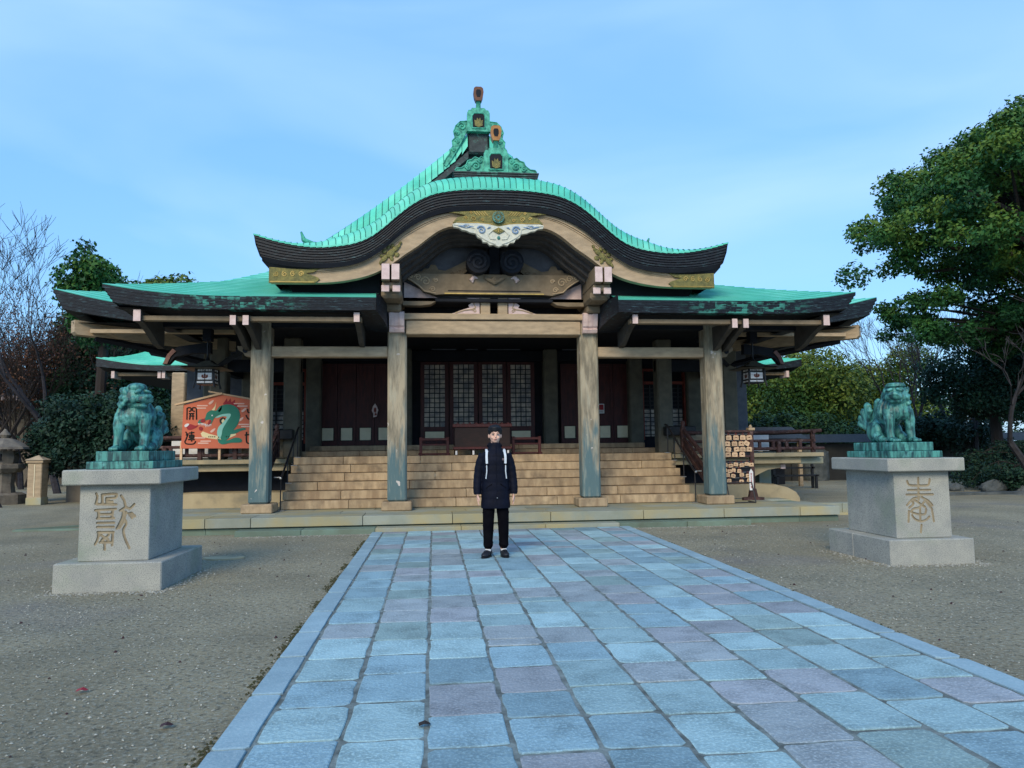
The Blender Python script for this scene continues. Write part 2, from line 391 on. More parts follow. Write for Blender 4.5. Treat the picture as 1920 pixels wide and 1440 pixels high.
bark_blue = MAT('bare_bark', (.040, .038, .045), (.022, .02, .025), scale=9, rough=.95)
bark_grey = MAT('grey_bark', (.045, .042, .045), (.025, .023, .026), scale=9, rough=.95)
walldark = MAT('shaded_wall', (.045, .045, .042), (.03, .03, .03), scale=2, rough=.95)
walltan = MAT('old_wall', (.20, .17, .13), (.13, .11, .09), scale=2, rough=.95)
lanternstone = MAT('old_lantern_stone', (.20, .175, .14), (.12, .105, .09), scale=6, rough=.95, bump=.5, bscale=30)
rockm = MAT('rock', (.11, .12, .12), (.06, .07, .07), scale=4, rough=.95, bump=.7, bscale=18)
tilem = MAT('dark_roof_tile', (.035, .04, .045), (.02, .022, .026), scale=10, rough=.6)
kame = MAT('cream_plaster_mound', (.46, .38, .24), (.36, .29, .18), scale=2, rough=.9, c3=(.24, .22, .16), c3_scale=2, c3_lo=.5, c3_hi=.75)
def leafmat(name, c1, c2, c3):
    m_ = bpy.data.materials.new(name); m_.use_nodes = True; t = m_.node_tree; p = t.nodes['Principled BSDF']; l = t.links.new
    at_ = N(t, 'ShaderNodeAttribute', attribute_name='tone'); r_ = N(t, 'ShaderNodeValToRGB')
    e = r_.color_ramp.elements; e[0].color = (*c1, 1); e[1].color = (*c3, 1); e[0].position = 0.05; e[1].position = .95; k = e.new(.5); k.color = (*c2, 1)
    l(at_.outputs['Fac'], r_.inputs['Fac']); l(r_.outputs['Color'], p.inputs['Base Color']); p.inputs['Roughness'].default_value = .6; p.inputs['Specular IOR Level'].default_value = .25
    return m_
leaf_camphor = leafmat('broad_leaf', (.014, .062, .022), (.028, .105, .024), (.085, .155, .022))
leaf_dark = leafmat('dark_leaf', (.008, .034, .021), (.017, .060, .028), (.045, .10, .03))
leaf_olive = leafmat('olive_leaf', (.022, .065, .014), (.045, .10, .014), (.12, .16, .02))
leaf_red = leafmat('red_brown_leaf', (.05, .02, .02), (.09, .045, .03), (.16, .07, .035))
leaf_hedge = leafmat('hedge_leaf', (.004, .018, .013), (.009, .032, .019), (.018, .05, .026))
# ------------------------------------------------------------------ ground, path, platform
X0 = 1.25
def ground_mat():
    m_, t, p, col, co, mixc, ramp, noise_ = MAT('fine_gravel', (.37, .325, .215), (.25, .225, .155), scale=.9, lo=.3, hi=.7, rough=.95, pure=True, speck=(.40, .39, .31), speck_scale=34, speck_amt=.85)
    l = t.links.new
    sp2 = ramp(noise_(co, 21, 3, .6), .53, .66); c = mixc(_mul(t, sp2, .65), col, (.045, .05, .04))
    big = ramp(noise_(co, .22, 4, .6), .45, .68); c = mixc(_mul(t, big, .6), c, (.24, .20, .12))
    c = mixc(_mul(t, ramp(noise_(co, .33, 3, .5), .58, .7), .5), c, (.17, .165, .18))
    c = mixc(_mul(t, ramp(noise_(co, .6, 6, .65), .5, .75), .45), c, (.10, .105, .08))
    l(c, p.inputs['Base Color'])
    bn = N(t, 'ShaderNodeBump'); bn.inputs['Strength'].default_value = 1.0; bn.inputs['Distance'].default_value = .035
    l(noise_(co, 28, 8, .75), bn.inputs['Height']); b2 = N(t, 'ShaderNodeBump'); b2.inputs['Strength'].default_value = .5; b2.inputs['Distance'].default_value = .08
    l(noise_(co, 2.2, 5, .6), b2.inputs['Height']); l(bn.outputs['Normal'], b2.inputs['Normal']); l(b2.outputs['Normal'], p.inputs['Normal']); return m_
gravelm = ground_mat()
g = MB(); g.grid([[(-600, -100, 0), (600, -100, 0)], [(-600, 900, 0), (600, 900, 0)]])
obj('ground', g, gravelm, kind='structure')

# loose pebbles lying on the ground near the viewer
def pebbles(name, n, region, smin, smax, mat, seed):
    q = np.random.default_rng(seed); P = region(q, n); n = len(P)
    base = np.array([(1, 0, 0), (-1, 0, 0), (0, 1, 0), (0, -1, 0), (0, 0, .8), (0, 0, -.5)], float)
    sc = q.uniform(smin, smax, (n, 1, 1)) * q.uniform(.6, 1.2, (n, 1, 3)); a = q.uniform(0, 2 * PI, n)
    V = base[None] * sc + q.uniform(-.15, .15, (n, 6, 3)) * sc; ca, sa = np.cos(a)[:, None], np.sin(a)[:, None]
    X = V[..., 0] * ca - V[..., 1] * sa; Y = V[..., 0] * sa + V[..., 1] * ca
    V = np.stack([X + P[:, None, 0], Y + P[:, None, 1], V[..., 2] + .003], -1).reshape(-1, 3)
    F = np.array([(0, 2, 4), (2, 1, 4), (1, 3, 4), (3, 0, 4)]); F = (F[None] + 6 * np.arange(n)[:, None, None]).reshape(-1, 3)
    return trimesh(name, V, F, mat)
def trimesh(name, V, F, mat, attr=None):
    me = bpy.data.meshes.new(name); nf = len(F); k = F.shape[1]
    me.vertices.add(len(V)); me.vertices.foreach_set('co', np.ascontiguousarray(V, dtype=np.float32).ravel())
    me.loops.add(nf * k); me.loops.foreach_set('vertex_index', np.ascontiguousarray(F, dtype=np.int32).ravel())
    me.polygons.add(nf); me.polygons.foreach_set('loop_start', np.arange(0, nf * k, k, dtype=np.int32))
    me.update(calc_edges=True); me.materials.append(mat)
    if attr is not None:
        a = me.attributes.new('tone', 'FLOAT', 'FACE'); a.data.foreach_set('value', np.asarray(attr, dtype=np.float32))
    return me
PX0, PX1 = X0 - 2.36, X0 + 2.37
def reg_ground(q, n):
    y = 2.2 + 12 * q.uniform(0, 1, n) ** 1.25; x = q.uniform(-9, 13, n)
    k = (x < PX0 - .02) | (x > PX1 + .02)
    k &= ~((x > -4.1) & (x < -2.95) & (y > 8.58) & (y < 10.08)) & ~((x > 5.6) & (x < 6.8) & (y > 8.73) & (y < 10.15))
    k &= y < 13.5
    return np.stack([x, y], 1)[k]
pebm = MAT('pebble', (.34, .33, .26), (.15, .145, .12), scale=15, rough=.9, c3=(.50, .47, .38), c3_scale=25, c3_lo=.52, c3_hi=.6)
tag(link(bpy.data.objects.new('loose_pebbles', pebbles('loose_pebbles', 60000, reg_ground, .004, .012, pebm, 3))), 'small grey and pale pebbles scattered over the ground', None, None, 'stuff')
def reg_ped(q, n):
    o = []
    for (x0, x1, y0, y1) in ((-4.09, -2.96, 8.6, 10.06), (5.62, 6.77, 8.76, 10.12)):
        for _ in range(n // 2):
            t_ = q.uniform(0, 4); s_ = q.uniform(0, 1); d = abs(q.normal(0, .10)) + .02
            if t_ < 2: p_ = (x0 - .1 + s_ * (x1 - x0 + .2), y0 - d)
            elif t_ < 3: p_ = (x0 - d, y0 + s_ * (y1 - y0))
            else: p_ = (x1 + d, y0 + s_ * (y1 - y0))
            o.append(p_)
    for _ in range(int(n * 1.2)):
        x = q.uniform(-3.4, 6.2)
        if x < PX0 or x > PX1: o.append((x, 13.58 - abs(q.normal(0, .09))))
    return np.array(o)
palepeb = MAT('pale_pebble', (.46, .44, .36), (.20, .19, .16), scale=30, rough=.9)
tag(link(bpy.data.objects.new('pale_pebbles', pebbles('pale_pebbles', 900, reg_ped, .009, .02, palepeb, 9))), 'pale pebbles gathered along the foot of the pedestals and the low step', None, None, 'stuff')

# stone path
path = empty('path', (X0, 8, 0), kind='structure', frame=True)
mb = MB(); mb.box(PX0 + .01, PX1 - .01, 1.2, 13.66, -.1, .0285); obj('path_bed', mb, mortar, path)
ncol = 10; CW = .205; inner0 = PX0 + CW; inner1 = PX1 - CW; cw = (inner1 - inner0) / ncol
def slab_stone(x0, x1, y0, y1, z1, j=.009, jy=.012, ch=.004, r=rng):
    """a hand-cut slab: eight-sided uneven outline, chamfered rim"""
    g_ = .008 + r.uniform(0, .004); xa, xb, ya, yb = x0 + g_ * 1.3, x1 - g_ * 1.3, y0 + g_, y1 - g_
    J = lambda: r.uniform(-j, j)
    def edge(pa, pb, k=3): return [tuple(Vector(pa).lerp(Vector(pb), i / k)) for i in range(k)]
    c = r.uniform(.012, .032); sk = r.uniform(-jy, jy)
    P = [(xa + c, ya), (xb - c, ya + sk), (xb, ya + c + sk), (xb, yb - c), (xb - c, yb), (xa + c, yb), (xa, yb - c), (xa, ya + c)]
    Q = []
    for i in range(8):
        a_, b_ = P[i], P[(i + 1) % 8]; Q.append((a_[0] + J() * .4, a_[1] + J() * .4))
        if i % 2 == 0:
            for k_ in (1, 2): Q.append((a_[0] + (b_[0] - a_[0]) * k_ / 3 + J(), a_[1] + (b_[1] - a_[1]) * k_ / 3 + J()))
    cx, cy = (x0 + x1) / 2, (y0 + y1) / 2; n = len(Q); m2 = MB(); tx, ty = r.uniform(-.006, .006), r.uniform(-.006, .006)
    zf = lambda x, y: z1 + (x - cx) * tx + (y - cy) * ty
    ins = lambda p, d: (p[0] + (cx - p[0]) * d, p[1] + (cy - p[1]) * d)
    m2.v = [(p[0] - cx, p[1] - cy, 0.0) for p in Q] + [(p[0] - cx, p[1] - cy, zf(*p) - ch) for p in Q] + [(ins(p, .03)[0] - cx, ins(p, .03)[1] - cy, zf(*p)) for p in Q]
    for i in range(n):
        k_ = (i + 1) % n; m2.f += [(i, k_, n + k_, n + i), (n + i, n + k_, 2 * n + k_, 2 * n + i)]; m2.mi += [0, 0]
    m2.f.append(tuple(range(2 * n, 3 * n))); m2.mi.append(0)
    return m2, (cx, cy, 0)
for c in range(ncol):
    y = 1.3 + rng.uniform(0, .3)
    # joints between the columns wander a little
    while y < 13.62:
        ln = rng.choice((.42, .46, .5, .5, .54, .58)) * rng.uniform(.96, 1.04)
        if rng.random() < .03: ln = .2
        y1 = y + ln
        if y1 > 13.45: y1 = 13.64
        m2, lc = slab_stone(inner0 + c * cw, inner0 + (c + 1) * cw, y, y1, .034 + rng.uniform(-.002, .003))
        obj('paving_stone', m2, rng.choices(pathstones, pathstone_w)[0], path, loc=lc); y = y1
for s_, (xa, xb) in enumerate(((PX0, PX0 + CW), (PX1 - CW, PX1))):
    y = 1.2 + s_ * .35
    while y < 13.6:
        y1 = min(y + rng.uniform(.72, .95), 13.64)
        if 13.64 - y1 < .3: y1 = 13.64
        m2, lc = slab_stone(xa, xb, y, y1, .040, j=.004, jy=.004); obj('curb_stone', m2, curbm, path, loc=lc); y = y1
# moss and litter along both rims of the path
def reg_moss(q, n):
    y = q.uniform(2, 13.4, n); s = q.integers(0, 2, n); d = np.abs(q.normal(0, .035, n)) + .005
    k = (np.sin(y * 2.3) + np.sin(y * 5.1 + 1) + q.normal(0, .5, n)) > -.2
    x = np.where(s == 0, PX0 - d, PX1 + d); return np.stack([x, y], 1)[k]
tag(link(bpy.data.objects.new('moss_edge', pebbles('moss_edge', 3800, reg_moss, .006, .016, moss, 21))), 'dark moss and dry litter along the rims of the stone path', None, None, 'stuff')

# platform in front of the hall: two levels of cut stone
plat = empty('platform', (X0, 14, 0), kind='structure', frame=(X0, 0, 0))
HWP = 6.72; YF = 13.98
edges = [-HWP, -5.35, -4.55, -2.55, -.9, 0.95, 2.75, 4.35, 5.9, HWP]
for i in range(len(edges) - 1):
    a, b = edges[i], edges[i + 1]
    mb = MB(); mb.box(a + .005, b - .005, YF, YF + .75, .125, .295, .006); obj('edge_stone', mb, slabm, plat)
    mb = MB(); mb.box(a + .003, b - .003, YF + .07, YF + .5, -.05, .112); obj('base_stone', mb, slabgreen, plat)
for r_ in range(3):
    y0 = YF + .752 + r_ * .62; n = 11
    for i in range(n):
        a = -HWP + 2 * HWP * (i - (.5 if r_ % 2 else 0)) / n; b = a + 2 * HWP / n; a = max(a, -HWP); b = min(b, HWP)
        if b - a < .05: continue
        mb = MB(); mb.box(a + .003, b - .003, y0 + .003, y0 + .617, -.05, .295 + rng.uniform(-.001, .001), .006); obj('floor_stone', mb, slabm, plat)
ed = [-4.75, -3.6, -2.3, -.75, .8, 2.2, 3.5, 4.75]
for i in range(len(ed) - 1):
    mb = MB(); mb.box(ed[i] + .003, ed[i + 1] - .003, 13.655, 14.03, -.05, .098, .008); obj('step_stone', mb, slabgreen if abs(ed[i] + .7) > 2.3 else slabm, plat)
mb = MB(); mb.box(-HWP + .02, HWP - .02, YF + .3, 17.0, -.1, .27); obj('platform_core', mb, slabgreen, plat)
# stepped side terraces to left and right of the platform, with thin curbs over a drain
for s in (1,):
    xa = HWP + .03; xb = HWP + 2.1
    ter = empty('side_curb', (X0 + s * (xa + 1), 16, 0), kind='structure', frame=(X0, 0, 0))
    for k_ in range(4):
        a = xa + k_ * .55
        mb = MB(); mb.box(s * a, s * (a + .54), 15.85, 16.15, -.05, .20 if k_ < 3 else .13, .008); obj('curb_stone', mb, slabm, ter)
        mb = MB(); mb.box(s * (a + .02), s * (a + .53), 15.2, 15.32, -.05, .05, .006); obj('curb_stone', mb, slabm, ter)
mb = MB(); mb.box(-9.4, -HWP - .05, 15.5, 15.62, -.05, .035, .006); mb2 = MB(); mb2.prism([(-9.4, 15.64), (-9.3, 15.64), (-HWP - .05, 17.2), (-HWP - .05, 17.35)], -.02, .04, 'z')
ter = empty('side_curb', (X0 - 8, 16, 0), kind='structure', frame=(X0, 0, 0)); obj('curb_stone', mb, slabgreen, ter); obj('curb_stone', mb2, slabgreen, ter)
stepdark = MAT('dark_core_stone', (.12, .09, .06), (.08, .06, .045), scale=4, rough=.95)  # dark core stone, seen through the gaps between the steps
# ------------------------------------------------------------------ main stairs
stairs = empty('stone_stairs', (X0, 16.3, .3), kind='structure', frame=(X0, 0, 0))
SH = 4.4; RI = .177; TR = .30; SY0 = 15.72
for i in range(6):
    y = SY0 + i * TR; z0 = .296 + i * RI; hw = SH
    a = -hw; off = rng.uniform(.5, 1.6); first = True
    while a < hw - .01:
        b = a + (off if first else rng.uniform(1.25, 2.3)); first = False
        if hw - b < .6: b = hw
        mb = MB(); dz = rng.uniform(-.002, .002); dy = rng.uniform(-.003, .003)
        mb.box(a + .005, b - .005, y + dy, y + TR + .06, z0 + .009, z0 + RI + dz, .006)
        obj('step_stone', mb, steptan, stairs); a = b
mb = MB(); mb.box(-SH + .02, SH - .02, SY0 + .2, 18.3, .2, .42)
for i in range(1, 6): mb.box(-SH + .02, SH - .02, SY0 + i * TR + .12, 18.3, .42 + (i - 1) * RI, .3 + i * RI - .004)
mb.box(-SH, SH, SY0 + 6 * TR - .02, 21.5, 1.25, 1.352); obj('stair_core', mb, stepdark, stairs)
for k_, (hw, y, z) in enumerate(((4.62, 18.9, 1.352), (4.42, 19.5, 1.49))):
    a = -hw
    while a < hw - .01:
        b = min(a + rng.uniform(1.5, 2.2), hw)
        if hw - b < .5: b = hw
        mb = MB(); mb.box(a + .003, b - .003, y, y + 1.9, z + .001, z + .13, .01); obj('step_stone', mb, steptan, stairs); a = b

# ------------------------------------------------------------------ the hall
hall = empty('shrine_hall', (X0, 18, .3), 'large shrine hall with green copper roofs and an arched central gable', 'shrine hall', frame=(X0, 0, 0))
def P(name, mb, mat, parent=hall, **k): return obj(name, mb, mat, parent, **k)
def sym(pts):
    return [(-x, z) for x, z in reversed(pts) if x > 0] + list(pts)
def curve_fn(pts):
    xs = [p[0] for p in pts]; zs = [p[1] for p in pts]; n = len(xs); d = [0] * n
    for i in range(n):
        if i == 0: d[i] = 0 if xs[0] == 0 else (zs[1] - zs[0]) / (xs[1] - xs[0])
        elif i == n - 1: d[i] = (zs[-1] - zs[-2]) / (xs[-1] - xs[-2])
        else: d[i] = (zs[i + 1] - zs[i - 1]) / (xs[i + 1] - xs[i - 1])
    def f(x):
        x = min(abs(x), xs[-1]); i = 0
        while i < n - 2 and x > xs[i + 1]: i += 1
        h = xs[i + 1] - xs[i]; t = (x - xs[i]) / h
        return (2 * t ** 3 - 3 * t * t + 1) * zs[i] + (t ** 3 - 2 * t * t + t) * h * d[i] + (-2 * t ** 3 + 3 * t * t) * zs[i + 1] + (t ** 3 - t * t) * h * d[i + 1]
    return f
KT = curve_fn([(0, 6.45), (.37, 6.45), (.8, 6.42), (1.18, 6.35), (1.45, 6.24), (1.7, 6.08), (1.95, 5.87), (2.17, 5.67), (2.42, 5.48), (2.7, 5.36), (3.0, 5.30), (3.38, 5.27), (3.77, 5.30), (4.17, 5.38), (4.54, 5.49)])
KB = curve_fn([(0, 6.14), (.5, 6.12), (1.02, 6.07), (1.4, 5.94), (1.65, 5.79), (1.9, 5.59), (2.14, 5.37), (2.51, 5.12), (2.88, 5.0), (3.38, 4.96), (3.96, 4.99), (4.42, 5.08)])
BT = curve_fn([(0, 6.10), (.5, 6.09), (1.01, 6.03), (1.4, 5.91), (1.78, 5.70), (2.03, 5.49), (2.41, 5.21), (2.65, 5.06), (3.02, 4.96), (3.64, 4.90), (4.27, 4.92)])
BB = curve_fn([(0, 5.76), (.89, 5.77), (1.12, 5.69), (1.3, 5.57), (1.52, 5.39), (1.78, 5.21), (2.03, 5.02), (2.37, 4.83), (2.77, 4.71), (3.26, 4.645), (4.27, 4.63)])
def lin(a, b, n): return [a + (b - a) * i / n for i in range(n + 1)]
YK = 13.75
# layered dark eave edge of the arched gable: seven overlapping courses
NL = 7
for k_ in range(NL):
    t0, t1 = k_ / NL, (k_ + 1) / NL; y0 = YK + .016 * k_
    mb = MB(); rows = []
    for x in lin(-1, 1, 96):
        def ZZ(t, x=x):
            hw = 4.54 - .12 * t; xx = x * hw; return xx, KT(xx) * (1 - t) + KB(x * 4.42) * t
        xa, za = ZZ(t0); xb, zb = ZZ(t1)
        rows.append([(xa, y0 + .30, za - .001), (xa, y0, za - .001), (xb, y0 - .004, zb + .006), (xb, y0 + .30, zb + .004)])
    mb.grid(rows, flip=False)
    P('eave_layer', mb, fascia)
# set back dark moulding between the edge and the bargeboard
mb = MB(); rows = []
for x in lin(-1, 1, 80):
    xa = x * 4.40; xb = x * 4.30
    rows.append([(xa, YK + .06, KB(xa) + .02), (xa, YK + .10, KB(xa) - .06), (xb, YK + .16, BT(xb) - .02), (xb, YK + .5, BT(xb) - .02)])
mb.grid(rows); P('eave_moulding', mb, timber_dark)
# bargeboard with three stepped bands
def band(fa, fb, ta, tb, y0, y1, hwa=4.27, n=90, cusp=True):
    mb = MB(); rows = []
    for x in lin(-1, 1, n):
        X = x * hwa; za = fa(X) * (1 - ta) + fb(X) * ta; zb = fa(X) * (1 - tb) + fb(X) * tb
        rows.append([(X, y1, za), (X, y0, za), (X, y0, zb), (X, y1, zb), (X, y1, za)])
    mb.grid(rows); n_ = len(rows)
    b = 0
    mb.f.append((0, 1, 2, 3)); e = (n_ - 1) * 5; mb.f.append((e + 3, e + 2, e + 1, e)); mb.mi += [0, 0]
    return mb
barge = P('bargeboard', band(BT, BB, .22, 1.0, 13.95, 14.10), timber)
P('moulding', band(BT, BB, 0, .22, 13.915, 14.10), timber, barge)
P('moulding', band(BT, BB, .24, .30, 13.935, 13.95), timber, barge)
P('moulding', band(BT, BB, .88, 1.012, 13.928, 13.952), timber, barge)
# copper roof of the arched gable: sheets laid from the eave backwards
def rise(y): 
    t = min(max((y - YK) / .95, 0), 1); return .46 * math.sqrt(1 - (1 - t) ** 2)
RF = curve_fn([(0, 1), (1.2, 1), (2.4, .98), (2.9, .82), (3.3, .55), (3.7, .30), (4.1, .12), (4.54, .02)])
def KR(x, y):
    return KT(x) + rise(y) * RF(x) + .012
arc = [0.0]; xs_ = lin(-4.54, 4.54, 400)
for i in range(400): arc.append(arc[-1] + math.hypot(xs_[i + 1] - xs_[i], KT(xs_[i + 1]) - KT(xs_[i])))
nsh = 84
def x_at(s):
    s = s * arc[-1]; i = min(range(401), key=lambda q: abs(arc[q] - s)); return xs_[i]
bx = [x_at(i / nsh) for i in range(nsh + 1)]
def fan(x, y):
    t = max(0, min(1, (y - YK) / 1.3)); return x + math.copysign(.34, x) * t * min(1, abs(x) / 1.1) * (1 - max(0, (abs(x) - 3.4) / 1.2))
YSH = (YK - .02, YK + .04, YK + .12, YK + .25, YK + .42, YK + .65, YK + .95, YK + 1.3)
for i in range(nsh):
    xa, xb = bx[i], bx[i + 1]; mb = MB(); sg = -1 if (xa + xb) < 0 else 1; up = .012
    rows = []; srow = []
    for y in YSH:
        fa, fb = fan(xa, y), fan(xb, y)
        za, zb = KR(fa, y) + (up if sg > 0 else 0), KR(fb, y) + (0 if sg > 0 else up)
        rows.append([(fa, y, za), (fb, y, zb)])
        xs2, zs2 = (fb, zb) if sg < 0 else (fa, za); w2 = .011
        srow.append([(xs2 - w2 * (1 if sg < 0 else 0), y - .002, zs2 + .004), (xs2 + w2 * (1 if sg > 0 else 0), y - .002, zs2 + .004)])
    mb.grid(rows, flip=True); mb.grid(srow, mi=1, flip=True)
    r0 = rows[0]; b_ = len(mb.v); mb.v += [r0[0], r0[1], (r0[1][0], r0[1][1], r0[1][2] - .03), (r0[0][0], r0[0][1], r0[0][2] - .03)]; mb.f.append((b_, b_ + 1, b_ + 2, b_ + 3)); mb.mi.append(0)
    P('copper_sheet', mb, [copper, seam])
mb = MB(); rows = []
for x in lin(-4.54, 4.54, 90): rows.append([(x, y, KR(x, y) - .004) for y in (YK + 1.0, 15.5, 17, 19, 20.6)])
mb.grid(rows, flip=False); P('rear_copper', mb, copper)
# soffit and side edge of the arched roof, running back over the porch
mb = MB(); rows = []
for x in lin(-4.30, 4.30, 80): rows.append([(x, y, BT(x) - .03) for y in (14.05, 16, 18, 19.5)])
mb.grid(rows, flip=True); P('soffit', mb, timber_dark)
for s in (-1, 1):
    mb = MB(); rows = []
    for y in (YK + .0, 15, 16.5, 18.5):
        rows.append([(s * 4.535, y, 5.49), (s * 4.50, y, 5.30), (s * 4.42, y, 5.08), (s * 4.27, y + (.2 if y < 14 else 0), 4.92), (s * 4.24, y + (.3 if y < 14 else 0), 4.66)])
    mb.grid(rows, flip=s > 0); P('eave_side', mb, fascia)
for s in (-1, 1):
    P('under_gable_wall', MB().prism([(s * 2.28, 4.36), (s * 3.86, 4.36)] + [(s * x, BT(x) - .04) for x in (4.1, 3.6, 3.0, 2.6, 2.28)], 14.42, 14.5), timber_dark)
vaultm = MAT('vault_timber', (.085, .075, .068), (.05, .045, .045), scale=4, rough=.8)
# ribs of the vault behind the bargeboard
for k_ in range(4):
    y0 = 14.10 + k_ * .2; off = .035 + k_ * .085
    mb = MB(); rows = []
    for a in lin(-1, 1, 64):
        X = a * (2.02 - off * .55); z = BB(X / (2.02 - off * .55) * 2.02) - off * .55
        rows.append([(X, y0, z + .10), (X, y0, z), (X, y0 + .21, z), (X, y0 + .21, z + .10)])
    mb.grid(rows); P('vault_rib', mb, vaultm)

# ---- ornaments on the gable
def q4(pts, Y): return [(at(700 + x / 4.174, 380 + y / 4.174, Y).x - X0, at(700 + x / 4.174, 380 + y / 4.174, Y).z) for x, y in pts]
def mirror(pts):                       # right half given around x=0
    return [(-x, z) for x, z in reversed(pts)] + list(pts)
apex = P('apex_plate', MB().prism(mirror([(0.0, 5.74), (.35, 5.79), (.80, 5.80), (.87, 5.83), (.78, 5.93), (.62, 5.97), (.74, 6.0), (1.0, 6.03), (.7, 6.075), (0.0, 6.095)]), 13.86, 13.93), gold)
mb = MB()
for s in (-1, 1):
    for k_ in range(5): mb.tube([(s * (.2 + k_ * .05), 13.855, 5.97), (s * (.27 + k_ * .05), 13.855, 6.05)], .007, 5)
    for cx, cz, r0 in ((.47, 5.9, .05), (.62, 5.92, .035), (.30, 5.88, .035), (.52, 6.02, .03)):
        mb.tube([(s * (cx + r0 * (1 - a / 14) * math.cos(a * .7)), 13.853, cz + r0 * (1 - a / 14) * math.sin(a * .7)) for a in range(13)], .008, 5)
    mb.tube([(s * x, 13.853, z) for x, z in ((.1, 5.80), (.4, 5.825), (.8, 5.83))], .008, 5)
P('scrollwork', mb, goldline, apex)
mb = MB(); mb.tube([(0, 13.80, 5.93), (0, 13.86, 5.93)], .115, 20)
bossp = P('flower_crest', mb, bronze, apex)
mb = MB()
for k_ in range(16):
    a = 2 * PI * k_ / 16; mb.ell((.078 * math.cos(a), 13.80, 5.93 + .078 * math.sin(a)), (.03, .012, .012), 8, 5, rot=(0, -a, 0))
mb.ell((0, 13.80, 5.93), (.024, .018, .024), 8, 6); P('petals', mb, gold, bossp)
# carved white and blue pendant below the apex
GW = MAT('carved_white_paint', (.66, .64, .52), (.50, .52, .46), scale=14, rough=.7, bump=.5, bscale=50)
GB = MAT('blue_paint', (.16, .26, .42), (.25, .34, .45), scale=16, rough=.7)
half = [(0, 5.35), (.10, 5.39), (.17, 5.375), (.22, 5.43), (.30, 5.435), (.33, 5.50), (.40, 5.53), (.44, 5.60), (.55, 5.62), (.62, 5.655), (.70, 5.665), (.76, 5.705), (.86, 5.72), (.88, 5.775), (.80, 5.80), (.60, 5.795), (.40, 5.80), (.2, 5.785), (.0, 5.74)]
pend = P('carved_pendant', MB().prism([(-x, z) for x, z in reversed(half)][1:-1] + half[:], 13.80, 13.90) if False else MB().prism([(x, z) for x, z in half] + [(-x, z) for x, z in reversed(half[1:-1])], 13.80, 13.90), GW)
mb = MB(); mw = MB()
for s in (-1, 1):
    sp = [(s * (.33 + .085 * (1 - a / 17) * math.cos(a * .62 + .4)), 13.79, 5.665 + .085 * (1 - a / 17) * math.sin(a * .62 + .4)) for a in range(16)]
    mb.tube(sp, [.018] * 10 + [.014] * 6, 6)
    for x0_, z0_, x1_, z1_ in ((.48, 5.73, .62, 5.70), (.56, 5.76, .72, 5.73), (.62, 5.70, .78, 5.74), (.15, 5.72, .22, 5.69)): mb.tube([(s * x0_, 13.793, z0_), (s * (x0_ + x1_) / 2, 13.788, (z0_ + z1_) / 2 + .012), (s * x1_, 13.793, z1_)], [.006, .016, .006], 6)
    mw.tube([(s * x, 13.795, z) for x, z in ((.86, 5.765), (.6, 5.74), (.44, 5.69), (.42, 5.60), (.34, 5.53), (.24, 5.47), (.16, 5.43), (.06, 5.40))], .013, 6)
    mw.tube([(s * x, 13.795, z) for x, z in ((.12, 5.66), (.2, 5.58), (.16, 5.50), (.06, 5.49))], .014, 6)
P('blue_scroll', mb, GB, pend); P('raised_edge', mw, GW, pend)
mb = MB().prism([(-.115, 5.655), (0, 5.59), (.115, 5.655), (0, 5.72)], 13.775, 13.80); dm = P('diamond_plate', mb, gold, pend)
mb = MB()
for x_, z_ in ((0, 5.655), (.04, 5.655), (-.04, 5.655), (0, 5.68), (0, 5.63)): mb.ell((x_, 13.773, z_), .013, 8, 6)
P('stud', mb, goldline, dm)
mb = MB(); mb.ell((0, 13.795, 5.52), (.032, .03, .036), 10, 8); P('round_boss', mb, bronze, pend)
# end plates and leaf crests on the bargeboard
for s in (-1, 1):
    e = [(s * x, z) for x, z in ((4.285, 4.615), (4.285, 4.915), (3.95, 4.91), (3.45, 4.905), (3.30, 4.93), (3.48, 4.83), (3.62, 4.81), (3.40, 4.735), (3.36, 4.70), (3.45, 4.62))]
    ep = P('end_plate', MB().prism(e, 13.90, 13.932), gold)
    mb = MB()
    for j in range(4):
        cx = s * (3.70 + j * .15); mb.tube([(cx + .05 * (1 - a / 15) * math.cos(a * .7 + j), 13.895, 4.79 + .055 * (1 - a / 15) * math.sin(a * .7 + j)) for a in range(13)], .008, 5)
    mb.tube([(s * 3.46, 13.895, 4.64), (s * 4.26, 13.895, 4.64)], .008, 5); P('scrollwork', mb, goldline, ep)
    lf = MB(); cx, cz = 2.07, 5.22
    for (ox, oz, rx, rz_, an) in ((.02, .0, .10, .065, .8), (-.10, -.10, .09, .05, .9), (.11, .09, .085, .05, .7), (-.10, .04, .05, .05, 0), (.14, -.03, .05, .05, 0), (-.03, .12, .055, .04, 1.3), (.05, .15, .05, .035, 1.0), (-.16, -.17, .05, .03, 1), (.17, .14, .05, .03, .8), (.20, .20, .04, .025, .8), (.04, -.10, .06, .035, 1.9), (-.15, -.05, .04, .03, 0)):
        lf.ell((s * (-cx - 0 + (-1) * (ox) * -1) if False else s * (cx - ox), 13.925, cz + oz), (rx, .018, rz_), 10, 6, rot=(0, s * an, 0))
    P('leaf_crest', lf, gold)

